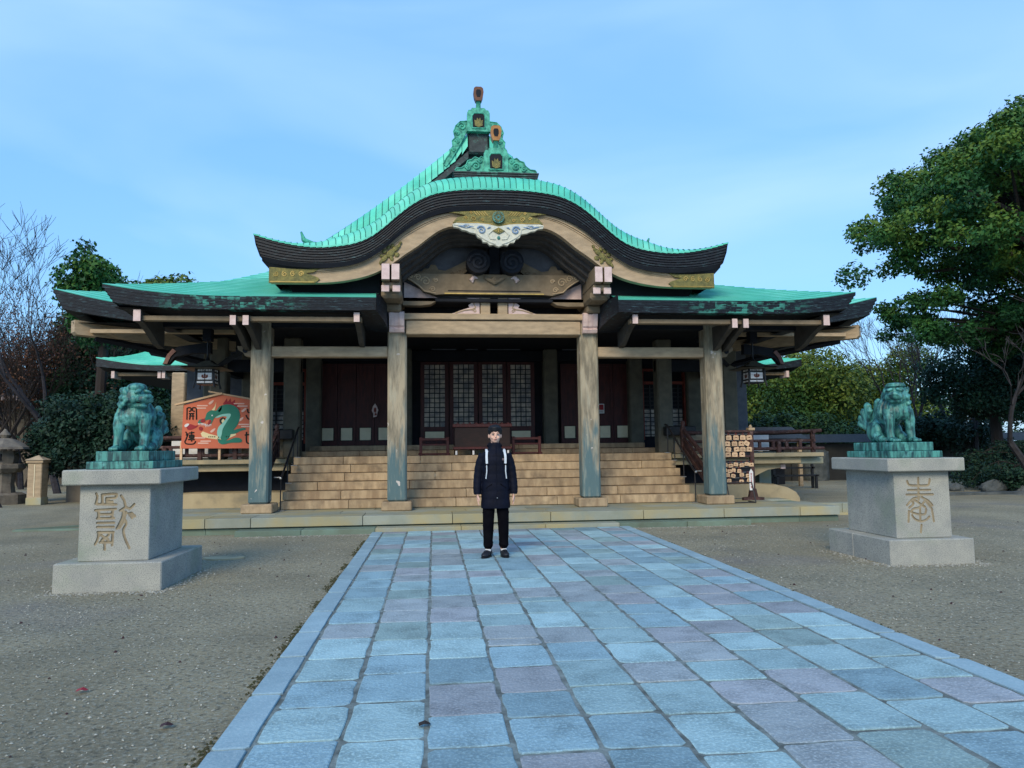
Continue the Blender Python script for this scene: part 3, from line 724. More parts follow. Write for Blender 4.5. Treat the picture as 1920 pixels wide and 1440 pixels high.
# ---- porch side roofs and main roof: height fields with stepped courses
ZP, HP, YP = 4.34, 7.17, 13.80
ZM, HM, YM = 4.47, 9.22, 16.30
def lift_p(x): return .20 * (max(0, abs(x) - 4.9) / 2.27) ** 2.3
def lift_m(d): return .50 * (max(0, 3.4 - d) / 3.4) ** 1.8      # d: distance along the eave from the corner
def gm(d): return .371 * d + .031 * d * d
def gp(d): return .33 * d + .012 * d * d
def roof_front(z0, hw, y0, g_, lift, dmax, step, xin=0, xfun=None, y_stop=None, th=.013, back=40, seg=.6):
    mb = MB(); n = int(dmax / step)
    for i in range(n):
        d0, d1 = i * step, (i + 1) * step; fade = math.exp(-d0 / 1.6)
        for s in (-1, 1):
            xa = xin; xb = hw - d0; xb2 = hw - d1
            if xb2 <= xa: continue
            k_ = max(2, int((xb - xa) / seg)); A = []; B = []; C = []
            for j in range(k_ + 1):
                x = xa + (xb - xa) * j / k_; x2 = xa + (xb2 - xa) * j / k_
                za = z0 + g_(d0) + lift(x + d0) * math.exp(-d0 / 1.6) if lift is lift_p else z0 + g_(d0) + lift(hw - x - d0 + 0) * math.exp(-d0 / 1.6)
                zb = z0 + g_(d1) + lift(x2 + d1) * math.exp(-d1 / 1.6) if lift is lift_p else z0 + g_(d1) + lift(hw - x2 - d1) * math.exp(-d1 / 1.6)
                A.append((s * x, y0 + d0, za - .004)); B.append((s * x, y0 + d0, za + th)); C.append((s * x2, y0 + d1, zb))
            mb.grid([A, B], mi=1, flip=s < 0); mb.grid([B, C], flip=s < 0)
    return mb
def roof_side(z0, hw, y0, g_, lift, dmax, step, yback, th=.013, seg=1.2, gable=None):
    mb = MB(); n = int(dmax / step)
    for i in range(n):
        d0, d1 = i * step, (i + 1) * step
        for s in (-1, 1):
            ya = y0 + d0; ya2 = y0 + d1
            if gable and d0 > gable[0]: ya = ya2 = gable[1]
            elif gable and d1 > gable[0]: ya2 = gable[1]
            k_ = max(2, int((yback - ya) / seg)); A = []; B = []; C = []
            for j in range(k_ + 1):
                y = ya + (yback - ya) * (j / k_) ** 1.5; y2 = ya2 + (yback - ya2) * (j / k_) ** 1.5
                e0 = lift(hw - (y - y0 - d0)) if lift is lift_p else lift(y - y0 - d0); e1 = lift(hw - (y2 - y0 - d1)) if lift is lift_p else lift(y2 - y0 - d1)
                if lift is lift_p: e0 = .20 * (max(0, 2.27 - (y - y0 - d0)) / 2.27) ** 2.3; e1 = .20 * (max(0, 2.27 - (y2 - y0 - d1)) / 2.27) ** 2.3
                A.append((s * (hw - d0), y, z0 + g_(d0) + e0 * math.exp(-d0 / 1.6) - .004)); B.append((s * (hw - d0), y, z0 + g_(d0) + e0 * math.exp(-d0 / 1.6) + th)); C.append((s * (hw - d1), y2, z0 + g_(d1) + e1 * math.exp(-d1 / 1.6)))
            mb.grid([A, B], mi=1, flip=s > 0); mb.grid([B, C], flip=s > 0)
    return mb
mb = roof_front(ZP, HP, YP, gp, lift_p, 6.4, .16, xin=2.31); mb.add(roof_side(ZP, HP, YP, gp, lift_p, 4.8, .16, 21.0))
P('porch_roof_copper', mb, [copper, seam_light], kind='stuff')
YG = 19.6
mb = roof_front(ZM, HM, YM, gm, lift_m, 4.3, .17, xin=0); mb.add(roof_side(ZM, HM, YM, gm, lift_m, 9.18, .17, 33.0, gable=(3.6, YG + .45)))
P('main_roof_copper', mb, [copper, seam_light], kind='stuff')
def eave_edge(hw, y0, z0, lz, x_in, hgt, layers, yback, tipdrop=.02):
    """dark layered edge: front run plus side run"""
    for k_ in range(layers):
        t0, t1 = k_ / layers, (k_ + 1) / layers
        for s in (-1, 1):
            mb = MB(); rows = []
            n = 22
            for j in range(n + 1):
                x = x_in + (hw - x_in) * j / n; zt = z0 + lz(x); h = hgt * (1 + .35 * max(0, (x - hw + 2.5) / 2.5) ** 2)
                dy = .012 * k_; xx = min(x, hw - .0) - (.20 * t0 + .0) * (j / n) ** 6
                rows.append([(s * xx, y0 + .3, zt - h * t0), (s * xx, y0 + dy, zt - h * t0), (s * (xx - .0), y0 + dy + .006, zt - h * t1), (s * xx, y0 + .3, zt - h * t1)])
            for j in range(1, 13):
                y = y0 + (yback - y0) * (j / 12) ** 1.6; zt = z0 + lz(hw - (y - y0)); h = hgt * (((.62 if hw > 8 else 1) + (.73 if hw > 8 else .35) * max(0, (3.0 - (y - y0)) / 3.0) ** 1.5))
                xx = hw - .20 * t0 - .004 * k_
                rows.append([(s * (xx - .3), y, zt - h * t0), (s * xx, y, zt - h * t0), (s * xx, y, zt - h * t1), (s * (xx - .3), y, zt - h * t1)])
            mb.grid(rows, flip=s < 0); P('eave_layer', mb, fascia)
eave_edge(HP, YP - .01, ZP, lift_p, 2.31, .235, 5, 19.0)
eave_edge(HM, YM - .01, ZM, lambda x: lift_m(HM - x), 5.2, .30, 5, 33.0)
# inner return of the porch eaves under the arched gable: curls down and back
for s in (-1, 1):
    mb = MB(); rows = []
    for j in range(9):
        t = j / 8; a = t * PI / 2; x = 2.31 - .0 * t; y = YP + .0 + t * 1.3
        dz = -.10 * (1 - math.cos(a)); rows.append([(s * (x - .16 * math.sin(a)), y, ZP + .10 + dz), (s * (x - .16 * math.sin(a) - .0), y, ZP - .235 - .22 * t), (s * (x + .3), y, ZP - .235 - .2 * t)])
    mb.grid(rows, flip=s > 0); P('eave_return', mb, fascia)
# soffits (dark boards) with rafters
def soffit(hw, y0, z, y1, x_in, rise_):
    mb = MB()
    for s in (-1, 1): mb.grid([[(s * x_in, y0, z), (s * hw, y0, z + .06)], [(s * x_in, y1, z + rise_), (s * hw, y1, z + rise_)]], flip=s > 0)
    return mb
for s in (-1, 1):
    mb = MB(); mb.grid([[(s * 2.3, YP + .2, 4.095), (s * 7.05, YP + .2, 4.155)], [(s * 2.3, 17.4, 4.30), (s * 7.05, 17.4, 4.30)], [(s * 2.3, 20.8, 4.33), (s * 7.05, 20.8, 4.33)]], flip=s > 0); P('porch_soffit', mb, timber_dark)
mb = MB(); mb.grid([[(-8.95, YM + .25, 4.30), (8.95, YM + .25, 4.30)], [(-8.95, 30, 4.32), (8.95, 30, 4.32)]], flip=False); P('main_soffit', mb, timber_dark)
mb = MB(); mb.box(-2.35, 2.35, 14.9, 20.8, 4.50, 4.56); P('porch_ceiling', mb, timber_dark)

# ---- upper gable end over the arch
gz = lambda hw: ZM + gm(HM - hw)
mb = MB(); NM = 40
# curved verge: sheets that roll down from the roof to the rake
cuts = lin(.30, 4.6, 26)
for s in (-1, 1):
    for i in range(26):
        a, b = cuts[i], cuts[i + 1]; m2 = MB(); rows = []; sr = []
        for t in (0, .12, .3, .5, .75, 1.0):
            y = YG - .02 + t * .48; dr = .62 * (1 - math.sqrt(1 - (1 - t) ** 2))
            A = (s * a, y, gz(a) - dr * (1.0 if a > .5 else .8)); B = (s * b, y, gz(b) - dr + .024)
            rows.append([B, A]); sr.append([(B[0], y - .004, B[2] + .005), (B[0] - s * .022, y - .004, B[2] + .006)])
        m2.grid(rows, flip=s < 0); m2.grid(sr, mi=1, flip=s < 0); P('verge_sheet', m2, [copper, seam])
P('rake_edge', MB().add(MB().prism([(x, gz(x) - .63) for x in lin(.28, 4.6, 20)] + [(x, gz(x) - .63 - .20) for x in lin(4.6, .28, 20)], YG + .02, YG + .35)).add(MB().prism([(-x, gz(x) - .63) for x in lin(.28, 4.6, 20)] + [(-x, gz(x) - .63 - .20) for x in lin(4.6, .28, 20)], YG + .02, YG + .35)), greycopper)
P('gable_wall', MB().prism([(-4.3, 6.2), (4.3, 6.2), (0, gz(0) - .3)], YG + .5, YG + .62), greycopper)
mb = MB()
for k_ in range(7):
    w_ = .26 + .045 * k_; z = 10.1 - k_ * .30
    for j in (-1, 0, 1):
        mb.box(j * w_ * .66 - w_ * .32, j * w_ * .66 + w_ * .32, YG + .30 - .02 * abs(j), YG + .50, z, z + .285, .01)
P('gable_cladding', mb, greycopper)
mb = MB()
for s in (-1, 1):
    for r_ in (.34, .27): mb.tube([(s * .62 + r_ * math.cos(a) * 1.0, YG + .36, 8.55 + r_ * 1.3 * math.sin(a)) for a in lin(.1, PI - .1, 14)], .03, 6)
P('gable_arch', mb, timber_dark)
# ridge along the arched roof and main ridge, with their ornaments
ridge = P('lower_ridge', MB().box(-.80, .80, 14.22, 14.9, 6.80, 6.97, .01), greycopper)
mb = MB()
for k_ in range(4): mb.box(-.82 - .012 * k_, .82 + .012 * k_, 14.20 - .006 * k_, 14.9, 6.815 + k_ * .042, 6.84 + k_ * .042)
P('ridge_course', mb, greycopper, ridge)
mb = MB(); mb.box(-.32, .32, 14.8, YG + .8, 6.85, 7.25, .04); P('ridge_back', mb, greycopper, ridge)
def crest_tile(name, cx, y, z0, sc, flat, horn_mat, oz=0):
    """ridge-end ornament: arched plate with a niche, wave scrolls either side and a bird-perch horn"""
    T = lambda pts: [(cx + x * sc, z0 + z * sc) for x, z in pts]
    body = [(-.30, 0), (.30, 0), (.30, .50), (.26, .58), (.20, .585), (.17, .64), (-.17, .64), (-.20, .585), (-.26, .58), (-.30, .50)]
    niche = [(-.17, .08), (.17, .08), (.18, .40), (.12, .49), (-.12, .49), (-.18, .40)]
    o = P(name, MB().prism(T(body), y, y + .22 * sc), copper_ornament)
    P('niche', MB().prism(T(niche), y - .012, y - .002), timber_dark, o)
    mb = MB(); mb.tube([(p[0], y - .01, p[1]) for p in T(niche + niche[:1])], .022 * sc, 6); P('niche_rim', mb, copper_ornament, o)
    mb = MB(); mb.prism(T([(-.10, .14), (0, .10), (.10, .14), (.11, .30), (.06, .27), (.04, .36), (0, .30), (-.04, .36), (-.06, .27), (-.11, .30)]), y - .035, y - .014); P('crest_emblem', mb, gold, o)
    for s in (-1, 1):
        if flat:
            pl = [(.29, 0), (.98, 0), (1.02, .05), (.98, .10), (.86, .11), (.74, .20), (.70, .30), (.60, .33), (.52, .40), (.42, .36), (.36, .42), (.29, .36)]
            scr = ((.50, .17, .11), (.70, .11, .07), (.40, .30, .06))
        else:
            pl = [(.29, .05), (.38, -.15), (.52, -.42), (.72, -.78), (.86, -.98), (.93, -.90), (.86, -.76), (.76, -.62), (.74, -.50), (.68, -.42), (.70, -.28), (.62, -.18), (.66, -.02), (.60, .14), (.48, .26), (.29, .28)]
            scr = ((.44, .12, .11), (.56, -.06, .07), (.56, -.28, .06), (.66, -.52, .05))
        wv = P('wave_scroll', MB().prism([(cx + s * x * sc, z0 + z * sc) for x, z in pl], y + .03, y + .15 * sc), copper_ornament, o)
        mb = MB()
        for (sx, sz, r0) in scr:
            mb.tube([(cx + s * (sx + r0 * (1 - a / 17) * math.cos(a * .65)) * sc, y + .015, z0 + (sz + r0 * (1 - a / 17) * math.sin(a * .65)) * sc) for a in range(15)], .022 * sc, 6)
        mb.tube([(cx + s * x * sc, y + .02, z0 + z * sc) for x, z in pl[1:]], .016 * sc, 6)
        P('scroll_relief', mb, copper_ornament, wv)
    mb = MB(); b0 = z0 + .60 * sc
    mb.tube([(cx, y + .12, b0), (cx, y + .04, b0 + .16 * sc), (cx, y - .02, b0 + .30 * sc)], [.07 * sc, .062 * sc, .075 * sc], 12)
    hn = P('horn', mb, copper_ornament, o)
    mb = MB(); n = 16
    pr = [(.075, .20), (.115, .30), (.135, .44), (.12, .54), (.07, .58)]
    mb.prism([(cx + x * sc, b0 + z * sc) for x, z in pr] + [(cx - x * sc, b0 + z * sc) for x, z in reversed(pr)], y - .09 * sc, y + .1); P('horn_face', mb, horn_mat, hn)
    mb = MB(); pr = [(.04, .30), (.065, .38), (.065, .46), (.04, .50)]
    mb.prism([(cx + x * sc, b0 + z * sc) for x, z in pr] + [(cx - x * sc, b0 + z * sc) for x, z in reversed(pr)], y - .09 * sc - .006, y - .09 * sc - .001); P('horn_hollow', mb, timber_dark, hn)
    return o
HG = MAT('orange_bronze', (.42, .20, .06), (.30, .13, .04), scale=9, rough=.5)
HB = MAT('brown_bronze', (.15, .055, .03), (.10, .04, .02), scale=9, rough=.5)
crest_tile('lower_ridge_ornament', 0, 14.2, 6.955, .80, True, HG)
crest_tile('upper_ridge_ornament', 0, YG - .05, 10.17, 1.04, False, HB)
mb = MB(); mb.box(-.30, .30, YG + .1, 33, 9.6, 10.5, .05); P('main_ridge', mb, greycopper)
mb = MB(); mb.tube([(0, YG + .12, 10.54), (0, 33, 10.54)], .16, 10); P('ridge_cap', mb, copper)
for s in (-1, 1):
    mb = MB(); mb.tube([(s * 4.15, YG + .4, 6.98), (s * 4.45, YG + .2, 6.98), (s * 4.66, YG + .05, 7.08), (s * 4.72, YG, 7.28)], [.12, .10, .07, .025], 8); P('ridge_horn', mb, copper_ornament)

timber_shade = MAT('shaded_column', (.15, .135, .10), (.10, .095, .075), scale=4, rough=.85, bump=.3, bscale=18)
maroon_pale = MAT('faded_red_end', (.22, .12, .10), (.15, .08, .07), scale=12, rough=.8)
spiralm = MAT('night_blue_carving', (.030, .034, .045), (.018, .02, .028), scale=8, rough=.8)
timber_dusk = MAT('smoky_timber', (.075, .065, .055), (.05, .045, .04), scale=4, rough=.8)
# ---- timber frame of the porch
YPi = 15.22
for s in (-1, 1):
    for k_, px_ in enumerate((1.98, 4.67)):
        top = 4.27 if k_ == 0 else 4.10
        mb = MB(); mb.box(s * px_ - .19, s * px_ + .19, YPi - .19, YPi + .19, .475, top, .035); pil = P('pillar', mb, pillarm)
        mb = MB(); mb.box(s * px_ - .30, s * px_ + .30, YPi - .30, YPi + .30, .297, .475, .02); P('base_stone', mb, steptan, pil)
    # brackets over the inner pillars
    x = s * 2.05
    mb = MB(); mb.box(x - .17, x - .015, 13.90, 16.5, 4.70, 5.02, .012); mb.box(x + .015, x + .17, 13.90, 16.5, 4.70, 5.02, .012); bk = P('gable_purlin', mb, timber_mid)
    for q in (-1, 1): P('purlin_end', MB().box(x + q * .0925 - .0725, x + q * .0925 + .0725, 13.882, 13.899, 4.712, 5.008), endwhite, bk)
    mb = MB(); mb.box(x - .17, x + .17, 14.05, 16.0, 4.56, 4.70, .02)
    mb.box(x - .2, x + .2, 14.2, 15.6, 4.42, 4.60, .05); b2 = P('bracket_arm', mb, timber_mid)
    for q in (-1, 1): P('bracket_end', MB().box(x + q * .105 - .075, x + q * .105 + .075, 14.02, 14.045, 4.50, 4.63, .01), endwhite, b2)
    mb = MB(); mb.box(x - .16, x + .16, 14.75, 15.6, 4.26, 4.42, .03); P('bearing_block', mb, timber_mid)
    # carved nosing on the pillar head
    xn = s * 1.98
    mb = MB(); prf = [(15.0, 3.86), (14.90, 3.87), (14.87, 3.93), (14.90, 3.965), (14.86, 4.0), (14.83, 4.10), (14.80, 4.24), (14.84, 4.275), (15.0, 4.28)]
    mb.prism(prf, xn - .15, xn - .052, 'x'); mb.prism(prf, xn + .052, xn + .15, 'x'); mb.prism([(a + .02, z) for a, z in prf], xn - .05, xn + .05, 'x'); P('carved_nosing', mb, endwhite)
    # side beam between inner and outer pillar
    P('side_beam', MB().box(s * 2.17, s * 4.48, YPi - .12, YPi + .12, 3.385, 3.60, .015), timber)
    # nosing on the outer face of the outer pillar
    mb = MB(); mb.prism([(s * 4.86, 3.385), (s * 4.98, 3.40), (s * 5.02, 3.47), (s * 5.12, 3.52), (s * 5.14, 3.60), (s * 4.86, 3.60)], YPi - .11, YPi + .11); ns = P('beam_nosing', mb, timber_mid)
    mb = MB(); mb.tube([(s * 4.98, YPi - .115, 3.51), (s * 4.98, YPi - .13, 3.51)], .05, 12); P('round_boss', mb, timber_dark, ns)
    # eave purlin, paired block ends and curved arms
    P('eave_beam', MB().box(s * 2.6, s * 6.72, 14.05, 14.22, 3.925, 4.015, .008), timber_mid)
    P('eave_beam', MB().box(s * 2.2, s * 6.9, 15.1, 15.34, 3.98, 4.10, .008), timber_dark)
    for xx, zz0, zz1, ww in ((6.62, 3.90, 4.10, .12), (4.93, 3.84, 4.01, .10), (4.70, 3.84, 4.01, .10), (2.68, 3.91, 4.08, .10)):
        mb = MB(); curve = [(13.97, zz0), (13.97, zz1), (15.2, zz1 + .0), (15.2, zz0 - .35), (14.9, zz0 - .30), (14.5, zz0 - .12), (14.2, zz0 - .02)]
        mb.prism(curve, s * xx - ww / 2, s * xx + ww / 2, 'x'); ar = P('eave_arm', mb, timber_dusk)
        P('arm_end', MB().box(s * xx - ww / 2 - .003, s * xx + ww / 2 + .003, 13.95, 13.969, zz0 - .004, zz1 + .004), endwhite, ar)
# main beam in two tiers with the carved leaves and posts above it
P('main_beam', MB().box(-1.80, 1.80, 14.98, 15.38, 3.835, 4.12, .015), timber)
P('beam_cap', MB().box(-1.86, 1.86, 14.93, 15.42, 4.135, 4.26, .012), timber)
for s in (-1, 1):
    P('short_post', MB().box(s * .08, s * .28, 15.0, 15.2, 4.262, 4.60, .01), timber)
    lf = [(s * x, z) for x, z in ((.30, 4.265), (.30, 4.60), (.56, 4.60), (.50, 4.56), (.46, 4.50), (.53, 4.45), (.50, 4.40), (.60, 4.37), (.72, 4.33), (.80, 4.29), (.92, 4.265))]
    fl = P('carved_leaf', MB().prism(lf, 15.02, 15.10), endwhite)
    mb = MB(); mb.tube([(s * x, 15.015, z) for x, z in ((.36, 4.56), (.42, 4.48), (.38, 4.40), (.46, 4.36), (.60, 4.345), (.80, 4.285))], .014, 6)
    mb.tube([(s * (.40 + .04 * (1 - a / 12) * math.cos(a * .8)), 15.015, 4.33 + .04 * (1 - a / 12) * math.sin(a * .8)) for a in range(10)], .010, 5)
    P('leaf_relief', mb, timber, fl)
    P('bracket_arm', MB().prism([(s * 1.86, 4.42), (s * 1.86, 4.56), (s * 1.22, 4.56), (s * 1.20, 4.50), (s * 1.30, 4.44), (s * 1.5, 4.415)], 14.9, 15.15), timber_mid)
    P('panel', MB().prism([(s * 1.84, 4.60), (s * 1.84, 4.93), (s * 1.15, 4.60)], 15.05, 15.09), endwhite)
mb = MB(); mb.box(-1.84, 1.84, 15.6, 15.7, 4.26, 4.60); P('dark_panel', mb, timber_dark)
# rainbow beam and the gable field behind the arch
rb = P('rainbow_beam', MB().prism([(-1.86, 5.02), (-1.6, 5.06), (1.6, 5.06), (1.86, 5.02), (1.75, 4.95), (1.6, 4.86), (1.45, 4.70), (1.2, 4.63), (1.02, 4.645), (-1.02, 4.645), (-1.2, 4.63), (-1.45, 4.70), (-1.6, 4.86), (-1.75, 4.95)], 14.86, 15.06), timber_mid)
P('gold_strip', MB().box(-1.02, 1.02, 14.845, 14.859, 4.645, 4.668), goldline, rb)
P('lip', MB().box(-.95, .95, 14.85, 14.86, 4.705, 4.722), timber_dark, rb)
for s in (-1, 1):
    mb = MB()
    for cx, cz, r0 in ((1.40, 4.90, .10), (1.56, 4.98, .07), (1.26, 4.74, .06), (1.20, 4.92, .05), (1.70, 5.0, .04)):
        mb.tube([(s * (cx + r0 * (1 - a / 17) * math.cos(a * .65)), 14.853, cz + r0 * (1 - a / 17) * math.sin(a * .65)) for a in range(15)], .014, 6)
    mb.tube([(s * x, 14.855, z) for x, z in ((1.8, 4.98), (1.66, 4.90), (1.52, 4.80), (1.42, 4.70), (1.2, 4.66))], .014, 6)
    P('carved_scrolls', mb, timber, rb)
P('gable_field', MB().prism([(x, min(BB(x) + .02, 5.98)) for x in lin(-1.95, 1.95, 30)] + [(1.95, 4.62), (-1.95, 4.62)], 15.12, 15.2), plaster_dark)
for s in (-1, 1):
    st = P('gable_strut', MB().prism([(s * x, z) for x, z in ((1.62, 5.065), (1.60, 5.13), (1.48, 5.14), (1.43, 5.20), (1.34, 5.20), (1.30, 5.28), (1.20, 5.28), (1.14, 5.18), (1.0, 5.16), (.75, 5.28), (.50, 5.42), (.38, 5.42), (.50, 5.20), (.62, 5.10), (.85, 5.065))], 15.0, 15.08), timber_mid)
    mb = MB()
    for cx, cz, r0 in ((.70, 5.13, .06), (.85, 5.11, .04), (.58, 5.18, .05)): mb.tube([(s * (cx + r0 * (1 - a / 17) * math.cos(a * .65)), 14.995, cz + r0 * (1 - a / 17) * math.sin(a * .65)) for a in range(15)], .011, 6)
    P('carved_scrolls', mb, timber_mid, st)
    vo = P('volute', MB().tube([(s * .34, 14.60, 5.27), (s * .34, 15.1, 5.27)], .24, 24), timber_dark)
    mb = MB(); mb.tube([(s * (.34 + .19 * (1 - a / 22) * math.cos(a * .6)), 14.59, 5.25 + .19 * (1 - a / 22) * math.sin(a * .6)) for a in range(19)], .028, 6); P('spiral', mb, spiralm, vo)
    mb = MB(); mb.tube([(s * .42, 14.85, 5.0), (s * .47, 14.84, 4.93), (s * .44, 14.84, 4.88)], [.04, .05, .01], 8); mb.tube([(s * .42, 14.85, 5.0), (s * .34, 14.84, 4.97)], [.04, .01], 8); P('carved_tassel', mb, endwhite)
P('king_post', MB().box(-.12, .12, 14.8, 15.1, 5.06, 5.85, .02), timber_dark)
mb = MB(); mb.tube([(-.2, 14.84, 4.99), (-.1, 14.83, 4.93), (0, 14.82, 4.88), (.1, 14.83, 4.93), (.2, 14.84, 4.99)], [.03, .04, .05, .04, .03], 8); mb.ell((0, 14.83, 4.95), (.06, .03, .05)); P('carved_flower', mb, timber_mid)
P('tie_beam', MB().box(-1.8, 1.8, 15.9, 16.1, 3.95, 4.2), timber_dark)

# ---- corner beams of the main eaves, outer columns, walls
for s in (-1, 1):
    mb = MB()
    a = Vector((s * 8.95, 16.62, 4.20)); b = Vector((s * 6.2, 18.9, 4.10)); d = (b - a).normalized(); nn = Vector((-d.y, d.x, 0))
    for (u0, u1, h0, h1, t_) in ((0, (b - a).length, -.15, .14, .13),):
        q = []
        for u_, hh0, hh1 in ((0, -.10, .155), (.06, -.155, .155), (1.3, -.15, .14), (u1, -.12, .12)):
            q.append((u_, hh0, hh1))
        rows = []
        for u_, z0, z1 in q:
            c = a + d * u_; rows.append([tuple(c - nn * t_ + Vector((0, 0, z0))), tuple(c + nn * t_ + Vector((0, 0, z0))), tuple(c + nn * t_ + Vector((0, 0, z1))), tuple(c - nn * t_ + Vector((0, 0, z1))), tuple(c - nn * t_ + Vector((0, 0, z0)))])
        mb.grid(rows, flip=True); mb.f.append((0, 1, 2, 3)); mb.mi.append(0)
    P('hip_beam', mb, timber)
    P('eave_beam', MB().box(s * 5.6, s * 8.6, 16.62, 16.78, 4.09, 4.17), timber)
    mb = MB(); mb.prism([(s * 6.2, 3.95), (s * 6.9, 3.85), (s * 7.15, 3.60), (s * 7.22, 3.45), (s * 7.10, 3.45), (s * 6.95, 3.62), (s * 6.6, 3.70), (s * 6.2, 3.70)], 17.0, 17.16); ca = P('carved_arm', mb, timber_dark)
    P('arm_face', MB().prism([(s * 7.00, 3.80), (s * 7.12, 3.66), (s * 7.20, 3.46), (s * 7.11, 3.46), (s * 7.04, 3.62), (s * 6.93, 3.74)], 16.97, 16.998), maroon_pale, ca)
    for (x, y) in ((4.7, 18.7), (6.45, 18.7), (2.04, 20.7), (4.5, 20.7), (6.2, 20.7), (7.2, 20.7)):
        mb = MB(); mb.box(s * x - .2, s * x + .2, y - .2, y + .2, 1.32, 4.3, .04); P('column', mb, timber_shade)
    P('head_beam', MB().box(s * 4.5, s * 6.7, 18.6, 18.8, 3.45, 3.75, .01), timber_dark)
    P('head_beam', MB().box(s * 6.35, s * 6.55, 18.9, 20.5, 3.45, 3.75, .01), timber_dark)
    mb = MB(); c0 = Vector((s * 6.45, 18.6, 3.6)); 
    for (ex, ey, ez) in ((s * 8.6, 16.9, 4.02), (s * 8.7, 20.4, 4.15), (s * 4.9, 16.6, 4.0)):
        e_ = Vector((ex, ey, ez)); mb.tube([c0, (c0 + e_) / 2 + Vector((0, 0, .02)), e_], .075, 4)
    P('brace', mb, timber_dark)
    # wall behind: red framed lattice window
    P('wall', MB().box(s * 6.4, s * 7.9, 20.80, 20.9, 1.3, 4.4), plaster_dark)
    P('wall', MB().box(s * 4.42, s * 6.4, 20.86, 20.92, 1.3, 4.4), timber_dark)
    wn = P('lattice_window', MB().box(s * 4.75, s * 6.0, 20.80, 20.85, 1.75, 3.45), timber_dark)
    mb = MB()
    for xx in (4.72, 6.0): mb.box(s * xx - .05, s * xx + .05, 20.68, 20.84, 1.7, 3.75)
    mb.box(s * 4.78, s * 5.94, 20.69, 20.83, 3.30, 3.38); mb.box(s * 4.78, s * 5.94, 20.69, 20.83, 3.68, 3.75); P('red_frame', mb, redframe, wn)
    mb = MB()
    for k_ in range(12): mb.box(s * 4.78, s * 5.94, 20.74, 20.765, 1.85 + k_ * .12, 1.875 + k_ * .12)
    for k_ in range(4): mb.box(s * (4.95 + k_ * .28), s * (4.98 + k_ * .28), 20.735, 20.76, 1.78, 3.28)
    P('window_bars', mb, black, wn)
    P('window_paper', MB().box(s * 4.8, s * 5.92, 20.775, 20.79, 1.8, 2.6), paper, wn)
    # low shelf box and stone plinths beside the stairs
    bx_ = P('wall_box', MB().box(s * 4.62, s * 5.4, 18.25, 18.6, 1.78, 2.02, .02), black)
    P('side_plinth', MB().box(s * 4.72, s * 5.9, 18.7, 19.2, 1.32, 1.80, .01), timber)
    P('white_panel', MB().box(s * 5.95, s * 7.6, 18.85, 18.88, 1.36, 1.78), whitepaint)

# ---- doors
def lattice_door(x0, x1, y, z0, z1, ncols, nrows, lowpanel, plain=False):
    d = P('door_leaf', MB().box(x0, x1, y, y + .06, z0, z1), darkwood)
    w_ = x1 - x0; st = min(.11, w_ * .14)
    mb = MB(); mb.box(x0, x0 + st, y - .03, y - .001, z0, z1); mb.box(x1 - st, x1, y - .03, y - .001, z0, z1)
    zl = z0 + (.50 if not plain else .62)
    mb.box(x0 + st, x1 - st, y - .029, y - .001, z0, z0 + .13); mb.box(x0 + st, x1 - st, y - .029, y - .001, zl - .12, zl); mb.box(x0 + st, x1 - st, y - .029, y - .001, z1 - .08, z1)
    P('door_frame', mb, maroon, d)
    if lowpanel: P('cream_panel', MB().box(x0 + st + lowpanel, x1 - st - lowpanel, y - .02, y - .002, z0 + .15, zl - .135), cream, d)
    if plain:
        P('door_panel', MB().box(x0 + st, x1 - st, y - .012, y - .002, zl, z1 - .08), maroon, d); return d
    P('paper_pane', MB().box(x0 + st, x1 - st, y - .010, y - .002, zl, z1 - .08), paper, d)
    mb = MB(); xa, xb, za, zb = x0 + st, x1 - st, zl, z1 - .08
    for i in range(1, ncols): q = xa + (xb - xa) * i / ncols; mb.box(q - .013, q + .013, y - .028, y - .011, za, zb)
    for i in range(1, nrows): q = za + (zb - za) * i / nrows; mb.box(xa, xb, y - .026, y - .012, q - .013, q + .013)
    P('lattice', mb, black, d); return d
ZD = 1.63
for i, x in enumerate((-1.62, -.81, .0, .81)): lattice_door(x + .01, x + .80, 20.8 - (.07 if i in (1, 2) else 0), ZD, 3.95, 4, 13, .02)
for s in (-1, 1):
    for k_ in range(4):
        a = 2.36 + k_ * .51; xa, xb = sorted((s * a, s * (a + .505))); lattice_door(xa + .003, xb - .003, 20.8, ZD, 3.9, 3, 10, .03, plain=True)
P('wall', MB().box(-4.45, 4.45, 20.88, 20.98, 1.3, 4.6), timber_dark)
P('door_head', MB().box(-4.3, 4.3, 20.70, 20.87, 3.97, 4.25), timber_dark)
for xa, xb in ((-1.3, -.6), (-.35, .0), (.25, 1.2), (-3.6, -2.5), (2.4, 3.4)): P('transom_panel', MB().box(xa, xb, 20.66, 20.69, 4.28, 4.44), plaster_dark)
P('sill', MB().box(-4.4, 4.4, 20.62, 20.79, 1.622, ZD + .012), darkwood)
